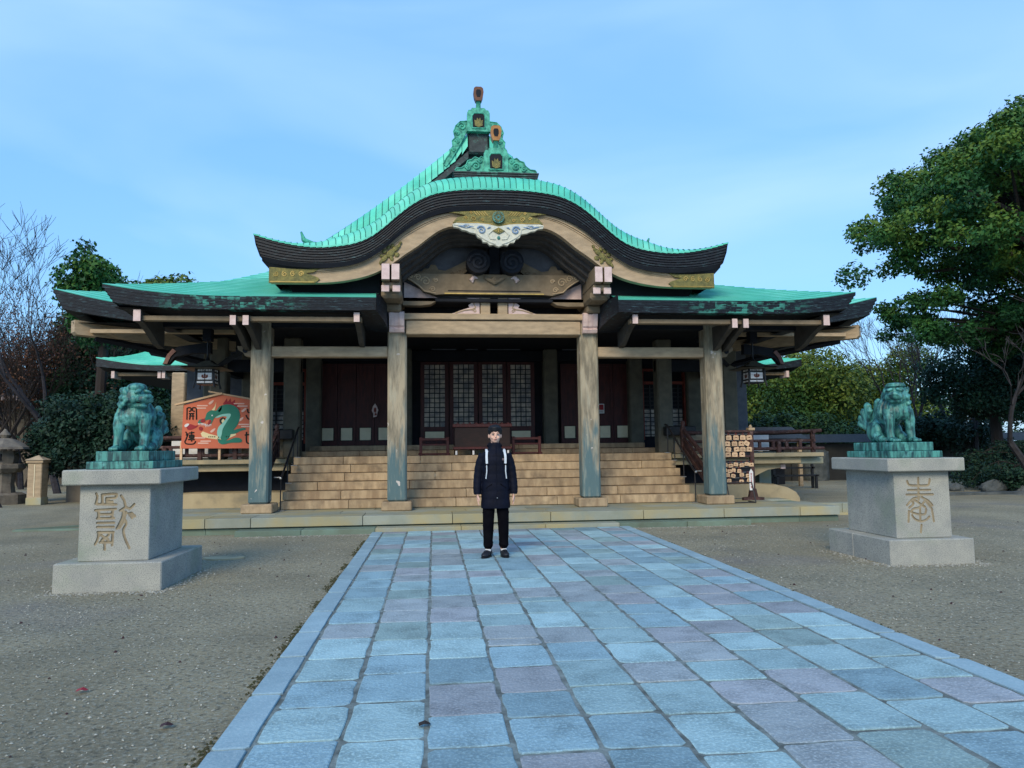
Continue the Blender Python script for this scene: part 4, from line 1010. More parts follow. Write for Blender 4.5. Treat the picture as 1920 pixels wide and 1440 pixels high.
# ---- raised veranda around the hall, on a cream plaster mound
for s in (-1, 1):
    v = P('veranda_floor', MB().box(s * 4.66, s * 8.6, 17.98, 30, 1.20, 1.315, .01), slabm)
    P('floor_edge', MB().box(s * 4.66, s * 8.62, 17.95, 17.975, 1.22, 1.31), kame, v)
    P('floor_beam', MB().box(s * 4.66, s * 8.1, 18.12, 18.3, 1.04, 1.19, .01), kame, v)
    P('floor_beam', MB().box(s * 8.0, s * 8.75, 18.2, 18.5, 1.02, 1.19, .02), slabm, v)
    P('underfloor_shade', MB().box(s * 4.66, s * (6.9 if s > 0 else 7.9), 18.9, 19.0, .3, 1.19), timber_dark)  # near-black sheet standing in for the shade under the veranda
    if s > 0:
        P('curved_arm', MB().prism([(s * 6.5, 1.03), (s * 7.65, 1.03), (s * 7.66, .93), (s * 7.3, .88), (s * 6.95, .72), (s * 6.7, .66), (s * 6.5, .66)], 18.35, 18.6), kame)
        P('arm_end', MB().box(s * 7.655, s * 7.78, 18.34, 18.61, .90, 1.01), endwhite)
        P('under_post', MB().box(s * 6.55, s * 6.95, 18.6, 19.0, .3, .64), slabm)
    P('under_post', MB().box(s * 8.05, s * 8.4, 20.5, 20.85, 0, 1.19), slabm)
    mb = MB(); prof = [(8.12, .0), (8.11, .16), (8.02, .30), (7.8, .42), (7.5, .49), (7.0, .52), (4.4, .52)]
    mb.grid([[(s * x, 18.30 + .3 * (1 - min(1, z / .5)) * 0, z) for x, z in prof], [(s * x, 18.45, z + .02) for x, z in prof], [(s * x, 30, z + .02) for x, z in prof]], flip=s > 0)
    b = len(mb.v); mb.v += [(s * x, 18.30, z) for x, z in prof] + [(s * 4.4, 18.30, 0)]; ff = tuple(range(b, b + 8)); mb.f.append(ff if s < 0 else ff[::-1]); mb.mi.append(0)
    P('plaster_mound', mb, kame)
# ---- veranda railings (posts and three round rails each)
for s in (-1, 1):
    rl = empty('veranda_railing', (X0 + s * 6.9, 18.1, 1.315), ('weathered brown timber railing on the veranda left of the hall, behind the red dragon board' if s < 0 else 'weathered brown timber railing on the veranda right of the hall, behind the plaque rack'), 'railing', 'veranda railings', frame=(X0, 0, 0))
    for z, r_, x1_ in ((1.84, .045, 8.66), (1.62, .035, 8.40), (1.42, .04, 8.72)):
        mb = MB(); pts = [(s * 5.0, 18.1, z), (s * 7.5, 18.1, z), (s * x1_, 18.1, z + (.03 if z > 1.8 else 0))]; mb.tube(pts, r_, 8); obj('rail', mb, maroon_rail, rl)
        mb = MB(); mb.tube([(s * 8.42, 18.0, z), (s * 8.42, 24, z)], r_, 8); obj('rail', mb, maroon_rail, rl)
    for x in (5.1, 5.9, 6.7, 7.5, 8.42):
        mb = MB(); mb.box(s * x - .05, s * x + .05, 18.05, 18.15, 1.316, 1.60 if x < 8 else 1.9, .008); obj('post', mb, maroon_rail, rl)
    for k_ in range(9):
        x = 5.2 + k_ * .36; mb = MB(); mb.box(s * x - .035, s * x + .035, 18.07, 18.13, 1.45, 1.60); obj('strut', mb, maroon_rail, rl)
# ------------------------------------------------------------------ stairs rails, box, benches
for s in (-1, 1):
    r_ = empty('stair_railing', (X0 + s * 4.88, 15.7, .3), ('maroon timber stair railing beside the outer left pillar' if s < 0 else 'maroon timber stair railing sloping down to the outer right pillar'), 'railing', 'timber stair railings', frame=(X0, 0, 0))
    for (y, z, h) in ((15.9, .3, .95), (17.75, 1.35, .62)):
        mb = MB(); mb.box(s * 4.88 - .06, s * 4.88 + .06, y - .06, y + .06, z, z + h, .01); po = obj('post', mb, maroon_rail, r_)
        mb = MB(); mb.lathe([(.05, 0), (.055, .03), (.035, .05), (.06, .09), (.045, .14), (.005, .18)], (s * 4.88, y, z + h), 12); obj('finial', mb, maroon_rail, po, smooth=True)
    for dz, hh in ((.72, .09), (.45, .07), (.15, .10)):
        mb = MB(); mb.prism([(15.9, .3 + dz), (17.75, 1.33 + dz * .75), (17.75, 1.33 + dz * .75 + hh), (15.9, .3 + dz + hh)], s * 4.88 - .035, s * 4.88 + .035, 'x'); obj('rail', mb, maroon_rail, r_)
    mb = MB(); mb.prism([(16.0, .5), (17.7, 1.5), (17.7, 1.75), (16.0, .9)], s * 4.88 - .012, s * 4.88 + .012, 'x'); obj('side_board', mb, maroon_rail, r_)
    h = empty('handrail', (X0 + s * 4.30, 15.4, .3), ('black metal handrail at the left end of the steps' if s < 0 else 'black metal handrail at the right end of the steps'), 'handrail', 'metal handrails', frame=(X0, 0, 0))
    x = s * 4.30
    mb = MB(); mb.tube([(x, 15.35, .96), (x, 15.5, 1.02), (x, 17.2, 2.02), (x, 17.35, 2.03)], .022, 8); obj('grip', mb, black, h)
    for y, z0, z1 in ((15.45, .3, .98), (16.15, .82, 1.40), (16.75, 1.18, 1.74), (17.25, 1.352, 2.0)):
        mb = MB(); mb.tube([(x + s * .02, y, z0), (x + s * .02, y, z1)], .013, 6); po = obj('post', mb, black, h)
        mb = MB(); mb.box(x - .06, x + .06, y - .04, y + .04, z0 + .002, z0 + .014); obj('foot_plate', mb, steel, po)
    mb = MB(); mb.tube([(x, 15.38, .975), (x + s * .14, 15.38, .975)], .012, 6); mb.ell((x, 15.33, .96), .026, 10, 7); obj('bracket', mb, steel, h)

bx0 = empty('offertory_box', (1.15, 17.7, 1.352), 'dark slatted offertory box standing at the top of the steps before the middle doors', 'offertory box')
mb = MB(); mb.box(-.66, .66, -.25, .25, .16, .70, .015); obj('box_body', mb, darkwood, bx0)
mb = MB(); mb.box(-.70, .70, -.29, .29, .66, .74, .01); mb.box(-.69, .69, -.28, .28, .14, .20, .008); obj('box_rim', mb, maroon, bx0)
for i in range(9):
    mb = MB(); mb.prism([(-.62 + i * .15, .74), (-.56 + i * .15, .74), (-.59 + i * .15, .78)], -.27, .27); obj('slat', mb, maroon, bx0)
for x in (-.62, -.22, .18, .60):
    mb = MB(); mb.box(x - .035, x + .035, -.27, .27, 0, .14, .006); lg = obj('leg', mb, darkwood, bx0)
    mb = MB(); mb.box(x - .022, x + .022, -.276, -.271, .015, .11); obj('metal_plate', mb, whitepaint, lg)
for xx, lb in ((-.52, 'low maroon rail bench left of the offertory box'), (2.83 - .55, 'low maroon rail bench right of the offertory box')):
    bn = empty('rail_bench', (xx if xx < 0 else 2.24, 17.85, 1.352), lb, 'bench', 'benches beside the offertory box')
    if xx < 0: bn.location.x = .02
    mb = MB(); mb.box(-.34, .34, -.04, .04, .36, .42, .008); obj('top_rail', mb, maroon, bn)
    mb = MB(); mb.box(-.30, .30, -.03, .03, .24, .28, .006); obj('middle_rail', mb, maroon, bn)
    mb = MB(); mb.box(-.38, .38, -.05, .05, .02, .06, .006); obj('foot_rail', mb, maroon, bn)
    for x in (-.32, .32):
        mb = MB(); mb.box(x - .035, x + .035, -.035, .035, .0, .44, .006); lg = obj('leg', mb, maroon, bn)
        mb = MB(); mb.box(x - .045, x + .045, -.18, .18, 0, .05, .008); obj('foot', mb, maroon, lg)
# notice and hanging charm on the side doors
nb = empty('notice_card', (at(1126, 766, 20.6).x, 20.62, at(1126, 775, 20.6).z), 'small red and white notice on the maroon doors right of the middle', 'notice')
mb = MB(); mb.box(-.11, .11, -.01, .01, 0, .27); obj('card', mb, whitepaint, nb)
mb = MB(); mb.box(-.09, .09, -.016, -.011, .10, .25); obj('red_print', mb, emacrimson, nb)
for k_ in range(2):
    mb = MB(); mb.box(-.08, .08, -.016, -.011, .03 + k_ * .03, .042 + k_ * .03); obj('text_line', mb, emaink, nb)
ch = at(703, 770, 20.55)
c_ = empty('door_charm', (ch.x, 20.6, ch.z - .18), 'white and pink paper charm hanging on the left maroon doors', 'charm')
mb = MB(); mb.prism([(-.05, 0), (.05, .02), (.06, .12), (.09, .2), (.05, .3), (.0, .38), (-.06, .3), (-.09, .18), (-.05, .1)], -.02, .02); obj('paper_body', mb, endwhite, c_)
mb = MB(); mb.ell((0, -.025, .2), (.035, .012, .07)); mb.ell((.02, -.025, .08), (.03, .012, .03)); obj('red_knot', mb, redframe, c_)

# ------------------------------------------------------------------ pedestals
def strokes_cut(lines, scx, ox, oy, Y, cx, zbase, r=.0155):
    mb = MB()
    for ln in lines:
        pts = [at(ox + x / scx, oy + y / scx, Y) for x, y in ln]; P3 = [(p.x - cx, 0, p.z - zbase) for p in pts]
        if len(P3) > 2: P3 = smooth_line(P3, 4)
        mb.tube(P3, r, 8)
        for p in (P3[0], P3[-1]): mb.ell(p, r, 8, 6)
    return mb
KEN = [[(337, 755), (343, 780), (333, 820)], [(373, 762), (375, 815)], [(375, 762), (460, 757), (461, 778)], [(400, 785), (455, 782)], [(400, 785), (400, 805)], [(400, 805), (438, 805)], [(342, 822), (462, 824)],
       [(330, 860), (460, 852)], [(348, 862), (350, 905)], [(440, 856), (436, 905)], [(352, 885), (436, 885)], [(342, 912), (448, 910)], [(342, 940), (448, 938)], [(342, 966), (445, 965)], [(345, 998), (445, 998)],
       [(350, 1000), (345, 1040), (328, 1075)], [(440, 1000), (436, 1080)], [(368, 1018), (395, 1035), (412, 1046)], [(415, 1016), (392, 1035), (370, 1047)], [(360, 1062), (428, 1062)], [(388, 1062), (389, 1108)],
       [(492, 768), (512, 800), (520, 838)], [(520, 840), (486, 862)], [(520, 840), (548, 850)], [(548, 850), (576, 822)], [(505, 862), (500, 905), (466, 975)], [(522, 870), (508, 925), (482, 972)], [(540, 880), (562, 908)], [(556, 876), (580, 898)],
       [(520, 925), (524, 950), (506, 985), (518, 1040), (544, 1098)]]
HOU = [[(610, 765), (620, 790), (650, 797), (735, 797), (762, 790), (770, 752)], [(688, 742), (692, 900)], [(615, 830), (775, 828)], [(605, 862), (793, 860)], [(690, 884), (650, 892), (608, 938)], [(712, 880), (760, 905), (790, 938)],
       [(640, 905), (655, 928), (625, 955)], [(662, 900), (740, 952)], [(735, 905), (700, 950), (662, 960)], [(740, 905), (775, 950)], [(655, 962), (640, 985), (690, 1002)], [(702, 960), (704, 1050)], [(745, 968), (735, 1000), (690, 1002)],
       [(645, 1010), (665, 1035), (705, 1052), (745, 1040), (768, 1018)], [(622, 978), (620, 1055)], [(785, 960), (800, 1052)], [(712, 1076), (708, 1130)]]
def pedestal(x, y0, lines, scx, ox, oy, label, left):
    p = empty('lion_pedestal', (x, y0 + .72, 0), label, 'pedestal', 'stone pedestals of the lion statues'); W = .565; D = .72
    for (a, b) in ((-D, .1), (.104, D)):
        mb = MB(); mb.box(-W, W, a, b, -.03, .31, .012); obj('base_block', mb, granite, p)
    sh = MB(); sh.box(-.375, .375, -D + .14, D - .2, .311, 1.15, .008)
    cut = strokes_cut(lines, scx, ox, oy, y0 + .14, x, 0)
    cut = blob(cut, carvetan, .006, 1); 
    cm = bpy.data.meshes.new('c'); 
    for v in cut.vertices: v.co.y += -D + .14
    base = sh.mesh('s', granite); base.materials.append(carvetan)
    cut.materials.clear(); cut.materials.append(granite); cut.materials.append(carvetan)
    cut.polygons.foreach_set('material_index', [1] * len(cut.polygons))
    me = evalmesh(base, [('BOOLEAN', dict(operation='DIFFERENCE', solver='EXACT', object=cut))], granite)
    if len(me.polygons) < 60: print('BOOLEAN FAILED', len(me.polygons))
    obj('inscribed_shaft', me, None, p)
    mb = MB(); mb.box(-.52, .52, -D + .02, D - .08, 1.152, 1.32, .012); obj('cap_slab', mb, granite, p)
    return p
pl = pedestal(-3.53, 8.60, KEN, 3.35, 80, 700, 'stone pedestal with a carved two-part character, under the lion left of the path', True)
pr = pedestal(6.19, 8.76, HOU, 3.79, 1540, 700, 'stone pedestal with a carved symmetrical character, under the lion right of the path', False)

# ------------------------------------------------------------------ bronze lions
def lion(x, y, s, openm, label):
    """s=+1: head turned towards +x"""
    o = empty('lion_statue', (x, y, 1.322), label, 'lion statue', 'bronze guardian lions')
    mb = MB(); mb.box(-.36, .36, -.54, .46, 0, .085, .006); pb = obj('plinth_block', mb, bronze, o)
    mb = MB(); mb.box(-.29, .29, -.47, .40, .087, .20, .006); obj('plinth_block', mb, bronze, o)
    Z = .20; b = MB()
    V = lambda a, c, d: (a * s * .94, c, d + Z)
    # trunk
    b.ell(V(0, -.15, .44), (.185, .15, .155), 20, 14); b.ell(V(0, .0, .36), (.15, .19, .14), 20, 14, rot=(.6, 0, 0)); b.ell(V(0, .15, .22), (.155, .17, .17), 20, 14, rot=(.6, 0, 0))
    b.ell(V(0, -.24, .41), (.15, .09, .12), 16, 12)
    for q in (-1, 1):
        b.ell(V(q * .155, .12, .15), (.075, .145, .14), 16, 12, rot=(.25, 0, 0))               # haunch
        b.tube([V(q * .17, .02, .10), V(q * .185, -.06, .05), V(q * .185, -.13, .04)], [.07, .06, .052], 12)
        b.ell(V(q * .185, -.14, .035), (.058, .085, .036), 14, 8)
        for t in (-1, 0, 1): b.ell(V(q * .185 + t * .034, -.21, .024), (.02, .032, .024), 10, 6)
        # front leg
        b.tube([V(q * .135, -.20, .42), V(q * .152, -.235, .30), V(q * .154, -.235, .17), V(q * .154, -.25, .05)], [.080, .066, .052, .050], 14)
        b.ell(V(q * .152, -.285, .034), (.06, .088, .036), 14, 8)
        for t in (-1.4, -.5, .5, 1.4): b.ell(V(q * .152 + t * .029, -.36, .025), (.019, .034, .025), 10, 6)
        b.tube([V(q * .135, -.18, .22), V(q * .15, -.17, .12)], [.02, .026], 8)
    # head, turned
    H = Matrix.Translation(Vector(V(.035, -.235, .625))) @ Matrix.Rotation(s * R(58 if openm else 40), 4, 'Z') @ Matrix.Scale(1.17, 4)
    h = MB()
    h.ell((0, .02, .0), (.125, .135, .125), 20, 14)
    h.ell((0, -.125, -.015), (.082, .08, .05), 16, 10)             # muzzle
    h.ell((0, -.19, .008), (.038, .028, .026), 12, 8)           # nose
    for q in (-1, 1):
        h.ell((q * .03, -.198, .0), (.018, .017, .015), 8, 6)
        h.ell((q * .05, -.15, -.03), (.034, .03, .026), 10, 8)    # lip pads
        h.ell((q * .056, -.108, .056), (.046, .032, .020), 10, 6, rot=(0, q * .35, 0))   # brows
        h.ell((q * .056, -.10, .022), .019, 10, 8)
        h.ell((q * .115, .015, .055), (.020, .050, .028), 10, 8, rot=(.7, 0, 0))
        h.ell((q * .080, -.065, -.025), (.03, .04, .04), 10, 8)
        for c_ in range(4): h.ell((q * (.112 + .006 * (c_ % 2)), -.035 + c_ * .028, -.03 - c_ * .012), .021, 8, 6)
    h.ell((0, -.085, -.085 if openm else -.072), (.07, .068, .026), 14, 8)
    if not openm: h.ell((0, -.01, .105), (.11, .10, .028), 14, 8); h.ell((0, -.02, .125), (.10, .09, .018), 14, 8)
    else: h.ell((0, -.02, .10), (.10, .09, .05), 14, 8)
    rr = random.Random(5)
    for ring, (n, rad, zz, yy) in enumerate(((11, .118, -.02, .05), (12, .125, -.08, .06), (11, .10, .06, .07))):
        for k_ in range(n):
            a = PI * (-.08 + 1.16 * k_ / (n - 1)); h.ell((math.cos(a) * rad, yy + math.sin(a) * rad * .8 - .02, zz + rr.uniform(-.02, .02)), .027, 9, 7)
    b.add(h.xf(H))
    # mane falling over chest and back in locks
    b.ell(V(0, -.10, .60), (.145, .13, .15), 18, 12); b.ell(V(0, -.04, .50), (.15, .16, .14), 18, 12)
    for k_ in range(15):
        a = 2 * PI * k_ / 15; rx, ry = .185, .165
        cx, cy = math.cos(a) * rx, -.12 + math.sin(a) * ry
        b.tube([V(cx * .80, cy * .9 - .02, .56), V(cx * 1.04, cy * 1.0, .48), V(cx * 1.18, cy * 1.06 - .01, .39), V(cx * 1.14, cy * 1.0 - .01, .30 + .03 * (k_ % 2))], [.026, .031, .030, .009], 8)
    for k_ in range(5): b.ell(V(0, .06 + k_ * .05, .47 - k_ * .055), (.045, .045, .03), 9, 7)
    body = obj('body', blob(b, bronze, .0075, 1), None, o)
    # plume tail
    t = MB()
    for k_, (a, ln, r0) in enumerate(((-.10, .40, .060), (.22, .36, .056), (.52, .31, .052), (.82, .26, .048), (1.12, .21, .042), (-.40, .30, .045))):
        for q in ((-1, 1) if k_ else (0,)):
            y1 = .30 + math.sin(a) * ln; z1 = .20 + math.cos(a) * ln
            t.tube([V(q * .05, .26, .12), V(q * (.07 + .03 * k_ * .5), (.28 + y1) / 2, (.16 + z1) / 2), V(q * (.07 + .04 * k_ * .6), y1 - .04, z1 - .03), V(q * (.07 + .04 * k_ * .6), y1 - .03, z1 + .01)], [.03, r0 * .85, r0 * .92, r0 * .4], 10)
    t.ell(V(0, .30, .14), (.09, .08, .12), 12, 9); t.ell(V(0, .30, .06), (.10, .07, .07), 12, 9)
    obj('tail', blob(t, bronze, .0075, 1), None, o)
    if openm:
        mm = MB(); mm.ell((0, -.105, -.052), (.066, .055, .012), 12, 6); mm.xf(H); obj('mouth', mm, timber_dark, body)
        mm = MB()
        for k_ in range(7): mm.ell(((k_ - 3) * .017, -.155 + abs(k_ - 3) * .006, -.046), (.006, .006, .012), 6, 5)
        mm.xf(H); obj('teeth', mm, bronze, body)
    ey = MB()
    for q in (-1, 1): ey.ell((q * .056, -.114, .022), (.008, .006, .008), 8, 6)
    ey.xf(H); obj('pupils', ey, timber_dark, body)
    return o
lion(-3.52, 9.34, 1, True, 'green bronze lion with open mouth on the pedestal left of the path')
lion(6.17, 9.48, -1, False, 'green bronze lion with closed mouth and flat crown on the pedestal right of the path')

# ------------------------------------------------------------------ the visitor
pe = empty('person', (.845, 10.22, .036), 'person standing on the stone path in a long navy quilted coat', 'person')
b = MB()
b.ell((0, .01, 1.66), (.074, .092, .105), 22, 16); b.ell((0, -.015, 1.60), (.058, .07, .062), 18, 12); b.ell((0, -.03, 1.565), (.036, .045, .026), 14, 8)
b.tube([(0, .02, 1.60), (0, .025, 1.50), (0, .02, 1.38)], [.052, .052, .06], 14)
b.ell((0, -.094, 1.632), (.011, .016, .022), 10, 8); b.ell((0, -.101, 1.622), (.014, .012, .009), 10, 6)       # nose
for q in (-1, 1):
    b.ell((q * .076, .012, 1.635), (.012, .02, .031), 10, 8); b.ell((q * .034, -.062, 1.615), (.026, .022, .022), 10, 8)
    b.ell((q * .03, -.078, 1.668), (.026, .014, .008), 10, 6)
b.ell((0, -.083, 1.597), (.024, .012, .0065), 12, 6); b.ell((0, -.08, 1.586), (.021, .012, .006), 12, 6)
b.ell((0, .01, 1.25), (.15, .09, .22), 18, 14); b.ell((0, .01, .98), (.145, .09, .14), 18, 12)
for q in (-1, 1):
    b.tube([(q * .135, .01, 1.365), (q * .225, .02, 1.14), (q * .24, -.02, .90), (q * .245, -.035, .84)], [.042, .040, .032, .026], 12)
    wx, wy, wz = q * .245, -.04, .80
    b.ell((wx, wy, wz), (.018, .036, .042), 14, 10)
    for i, (dy, ln) in enumerate(((-.027, .065), (-.009, .075), (.009, .07), (.026, .055))):
        b.tube([(wx, wy + dy, wz - .03), (wx - q * .004, wy + dy * 1.1 - .004, wz - .03 - ln * .5), (wx - q * .014, wy + dy * 1.05 - .010, wz - .03 - ln)], [.0105, .0095, .0075], 8); b.ell((wx - q * .014, wy + dy * 1.05 - .010, wz - .03 - ln), .0078, 8, 6)
    b.tube([(wx, wy - .028, wz + .015), (wx - q * .012, wy - .055, wz - .012), (wx - q * .016, wy - .062, wz - .045)], [.013, .0115, .009], 8)
    b.tube([(q * .085, .01, .92), (q * .095, .0, .50), (q * .10, .02, .10)], [.075, .052, .04], 12)
body = obj('body', blob(b, skin, .0062, 2), None, pe)
eyew = MAT('eye_white', (.42, .40, .38), (.38, .36, .34), scale=30, rough=.4)
# face
for q in (-1, 1):
    mb = MB(); mb.ell((q * .031, -.0845, 1.652), (.0135, .006, .0052), 10, 6); ew = obj('eye', mb, eyew, body)
    mb = MB(); mb.ell((q * .031, -.0895, 1.652), (.0062, .003, .0052), 8, 6); obj('iris', mb, hairm, ew)
    mb = MB(); mb.tube([(q * .014, -.090, 1.672), (q * .032, -.091, 1.678), (q * .050, -.080, 1.672)], [.0025, .0036, .002], 6); obj('eyebrow', mb, hairm, body)
    mb = MB(); mb.tube([(q * .017, -.0885, 1.6565), (q * .031, -.0905, 1.659), (q * .046, -.083, 1.655)], .0018, 5); obj('eyelid', mb, hairm, body)
lipm = MAT('lip', (.45, .20, .17), (.40, .17, .15), scale=20, rough=.5)
mb = MB(); mb.ell((0, -.0925, 1.5975), (.021, .005, .0035), 12, 6); mb.ell((0, -.0895, 1.5895), (.018, .005, .0042), 12, 6); obj('lips', mb, lipm, body)
h = MB(); h.ell((0, .022, 1.688), (.084, .098, .096), 22, 16); h.ell((0, .06, 1.63), (.076, .062, .09), 18, 12)
rr = random.Random(4)
for k_ in range(26):
    a = PI + PI * (k_ / 25) ; x_ = math.cos(a) * .077; y_ = math.sin(a) * .085 + .01
    tipz = 1.700 + rr.uniform(-.012, .010) + (.0 if abs(x_) < .05 else -.028); h.tube([(x_ * .55, y_ * .5, 1.765), (x_ * .95, y_ * 1.0, 1.742), (x_ * 1.03, y_ * 1.06, tipz)], [.018, .017, .005], 7)
for q in (-1, 1): h.tube([(q * .078, -.03, 1.72), (q * .081, -.025, 1.66)], [.016, .006], 7)
for k_ in range(34):
    a = rr.uniform(0, 2 * PI); e_ = rr.uniform(.2, 1.3); cx, cy, cz = math.cos(a) * math.cos(e_), math.sin(a) * math.cos(e_), math.sin(e_)
    h.tube([(cx * .07, .024 + cy * .08, 1.685 + cz * .082), (cx * .088 + rr.gauss(0, .008), .02 + cy * .102 + rr.gauss(0, .006), 1.69 + cz * .104 + rr.gauss(0, .004))], [.017, .007], 6)
obj('hair', blob(h, hairm, .0055, 0), None, pe)
# coat: quilted, collar up
def loft(rings, n=28, quilt=0, z_step=.105):
    mb = MB(); rows = []
    for (z, rx, ry, cx, cy) in rings:
        f = 1 + quilt * abs(math.sin(PI * (z - .66) / z_step)) ** .6 if quilt else 1
        rows.append([(cx + rx * f * math.copysign(abs(math.cos(a)) ** .8, math.cos(a)), cy + ry * f * math.copysign(abs(math.sin(a)) ** .85, math.sin(a)), z) for a in [2 * PI * i / n for i in range(n)]])
    for r0 in rows: mb.v += r0
    for i in range(len(rows) - 1):
        for k_ in range(n): mb.f.append((i * n + k_, i * n + (k_ + 1) % n, (i + 1) * n + (k_ + 1) % n, (i + 1) * n + k_)); mb.mi.append(0)
    mb.f.append(tuple(range(n))[::-1]); mb.f.append(tuple((len(rows) - 1) * n + k_ for k_ in range(n))); mb.mi += [0, 0]
    return mb
def interp(keys, m=60):
    o = []
    for i in range(m + 1):
        z = keys[0][0] + (keys[-1][0] - keys[0][0]) * i / m; j = 0
        while j < len(keys) - 2 and z > keys[j + 1][0]: j += 1
        t = (z - keys[j][0]) / (keys[j + 1][0] - keys[j][0]); t = t * t * (3 - 2 * t) if False else t
        o.append(tuple(a + (b_ - a) * t for a, b_ in zip(keys[j], keys[j + 1])))
    return o
ct = loft(interp([(.655, .196, .152, .0, 0), (.70, .196, .152, 0, 0), (.95, .184, .148, 0, 0), (1.15, .174, .143, 0, 0), (1.32, .184, .142, 0, 0), (1.385, .180, .130, 0, 0), (1.43, .150, .112, 0, .01), (1.462, .105, .095, 0, .012), (1.49, .078, .086, 0, .012), (1.545, .072, .082, 0, .012)], 70), 36, .035, .115)
for q in (-1, 1):
    pts = smooth_line([(q * .150, .01, 1.385), (q * .205, .015, 1.25), (q * .236, .01, 1.08), (q * .252, -.015, .93), (q * .250, -.03, .845)], 8)
    rad = [(.073 - .026 * i / (len(pts) - 1)) * (1 + .07 * abs(math.sin(i * .72))) for i in range(len(pts))]; ct.tube(pts, rad, 16)
ct.tube([(-.09, .07, 1.50), (-.06, .12, 1.52), (0, .14, 1.525), (.06, .12, 1.52), (.09, .07, 1.50)], [.025, .035, .04, .035, .025], 12)
coat = obj('coat', blob(ct, navy, .0075, 2), None, pe)
mb = MB(); mb.tube([(.004, -.153, .66), (.004, -.152, 1.0), (.002, -.147, 1.3), (.0, -.128, 1.42), (0, -.095, 1.53)], .005, 6); obj('zip_flap', mb, navy, coat)
for q in (-1, 1):
    mb = MB(); mb.tube([(q * .06, -.153, .985), (q * .135, -.120, .93)], .006, 6); obj('pocket_flap', mb, blackcloth, coat)
lab = MAT('grey_badge', (.16, .12, .13), (.12, .09, .10), scale=30, rough=.6)
mb = MB(); mb.box(.085, .135, -.1365, -.130, 1.305, 1.335); obj('chest_badge', mb, lab, coat)
mb = MB(); mb.ell((.012, -.160, .80), .008, 8, 6); obj('snap_button', mb, steel, coat)
tr = MB()
for q, fy in ((-1, -.03), (1, .0)):
    tr.tube([(q * .088, .0, .86), (q * .094, -.005, .66), (q * .102, -.012 + fy * .5, .50), (q * .106, .004 + fy * .7, .34), (q * .108, .01 + fy, .22), (q * .108, .015 + fy, .155), (q * .107, .02 + fy, .125), (q * .107, .02 + fy, .10)], [.094, .086, .078, .072, .064, .068, .052, .040], 18)
    for zz, rr_, ox in ((.175, .072, .004), (.235, .066, -.005), (.33, .076, .006), (.44, .079, -.004), (.50, .083, 0), (.62, .090, .003)): tr.ell((q * .105 + ox, .006 + fy * .8, zz), (rr_, rr_ * .97, .016), 16, 7, rot=(.25 * q, .3 * q if ox > 0 else -.25, 0))
obj('trousers', blob(tr, blackcloth, .008, 2), None, pe)
for q, fy, tw in ((-1, -.03, .45), (1, .0, -.12)):
    M_ = Matrix.Translation((q * .108, .02 + fy, 0)) @ Matrix.Rotation(-tw, 4, 'Z') @ Matrix.Scale(1.12, 4)
    mb = MB(); mb.tube([(0, .0, .06), (0, 0, .118)], [.038, .040], 14); mb.xf(M_); obj('sock', mb, whitepaint, pe)
    s_ = MB(); s_.ell((0, .0, .045), (.045, .062, .045), 16, 10); s_.ell((0, -.09, .034), (.047, .085, .034), 16, 10); s_.ell((0, .02, .07), (.042, .045, .035), 14, 8); s_.ell((0, -.05, .055), (.04, .06, .032), 14, 8)
    s_.xf(M_); sh_ = obj('shoe', blob(s_, shoe, .006, 2), None, pe)
    mb = MB(); mb.prism([(.046 * math.cos(a) * (1 + .12 * (math.sin(a) < 0)), -.05 + .13 * math.sin(a)) for a in lin(0, 2 * PI, 20)[:-1]], .0, .018, 'z'); mb.xf(M_); obj('sole', mb, hairm, sh_)
    mb = MB()
    for k_ in range(4): mb.tube([(-.018, -.06 - k_ * .018, .085 - k_ * .007), (.018, -.06 - k_ * .018, .085 - k_ * .007)], .003, 5)
    mb.xf(M_); obj('laces', mb, blackcloth, sh_)
bpy.context.view_layer.update()
def grow_head(o):
    for v in o.data.vertices:
        if v.co.z > 1.53 and abs(v.co.x) < .13:
            k_ = min(1, (v.co.z - 1.53) / .03) * .085
            v.co.x *= 1 + k_; v.co.y = .02 + (v.co.y - .02) * (1 + k_); v.co.z = 1.555 + (v.co.z - 1.555) * (1 + k_ * .55)
for o_ in pe.children_recursive:
    if o_.name.split('.')[0] in ('body', 'hair', 'eye', 'iris', 'eyebrow', 'eyelid', 'lips'): grow_head(o_)
bp = empty('backpack', (.845, 10.40, 1.1), 'backpack worn on the back, with two pale shoulder straps over the navy coat', 'backpack', frame=(.845, 10.22, .036))
b = MB(); b.ell((0, .22, 1.20), (.135, .075, .21), 18, 14); b.ell((0, .25, 1.10), (.12, .07, .12), 16, 10); obj('bag', blob(b, lightstrap, .01, 2), None, bp)
for q in (-1, 1):
    mb = MB(); pts = smooth_line([(q * .10, .15, 1.37), (q * .112, .06, 1.452), (q * .118, -.05, 1.438), (q * .128, -.128, 1.365), (q * .126, -.150, 1.26)], 5); rows = []
    for i, p_ in enumerate(pts):
        w2 = .021 if i < 12 else .015; rows.append([(p_.x - w2, p_.y, p_.z), (p_.x - w2, p_.y - .014, p_.z + .006), (p_.x + w2, p_.y - .014, p_.z + .006), (p_.x + w2, p_.y, p_.z), (p_.x - w2, p_.y, p_.z)])
    mb.grid(rows); st = obj('shoulder_strap', mb, lightstrap, bp)
    mb = MB(); mb.tube([(q * .130, -.158, 1.27), (q * .128, -.160, 1.16), (q * .14, -.150, 1.06)], .008, 6); obj('webbing', mb, lightstrap, st)
    mb = MB(); mb.box(q * .13 - .02, q * .13 + .02, -.166, -.15, 1.24, 1.262, .003); obj('buckle', mb, blackcloth, st)

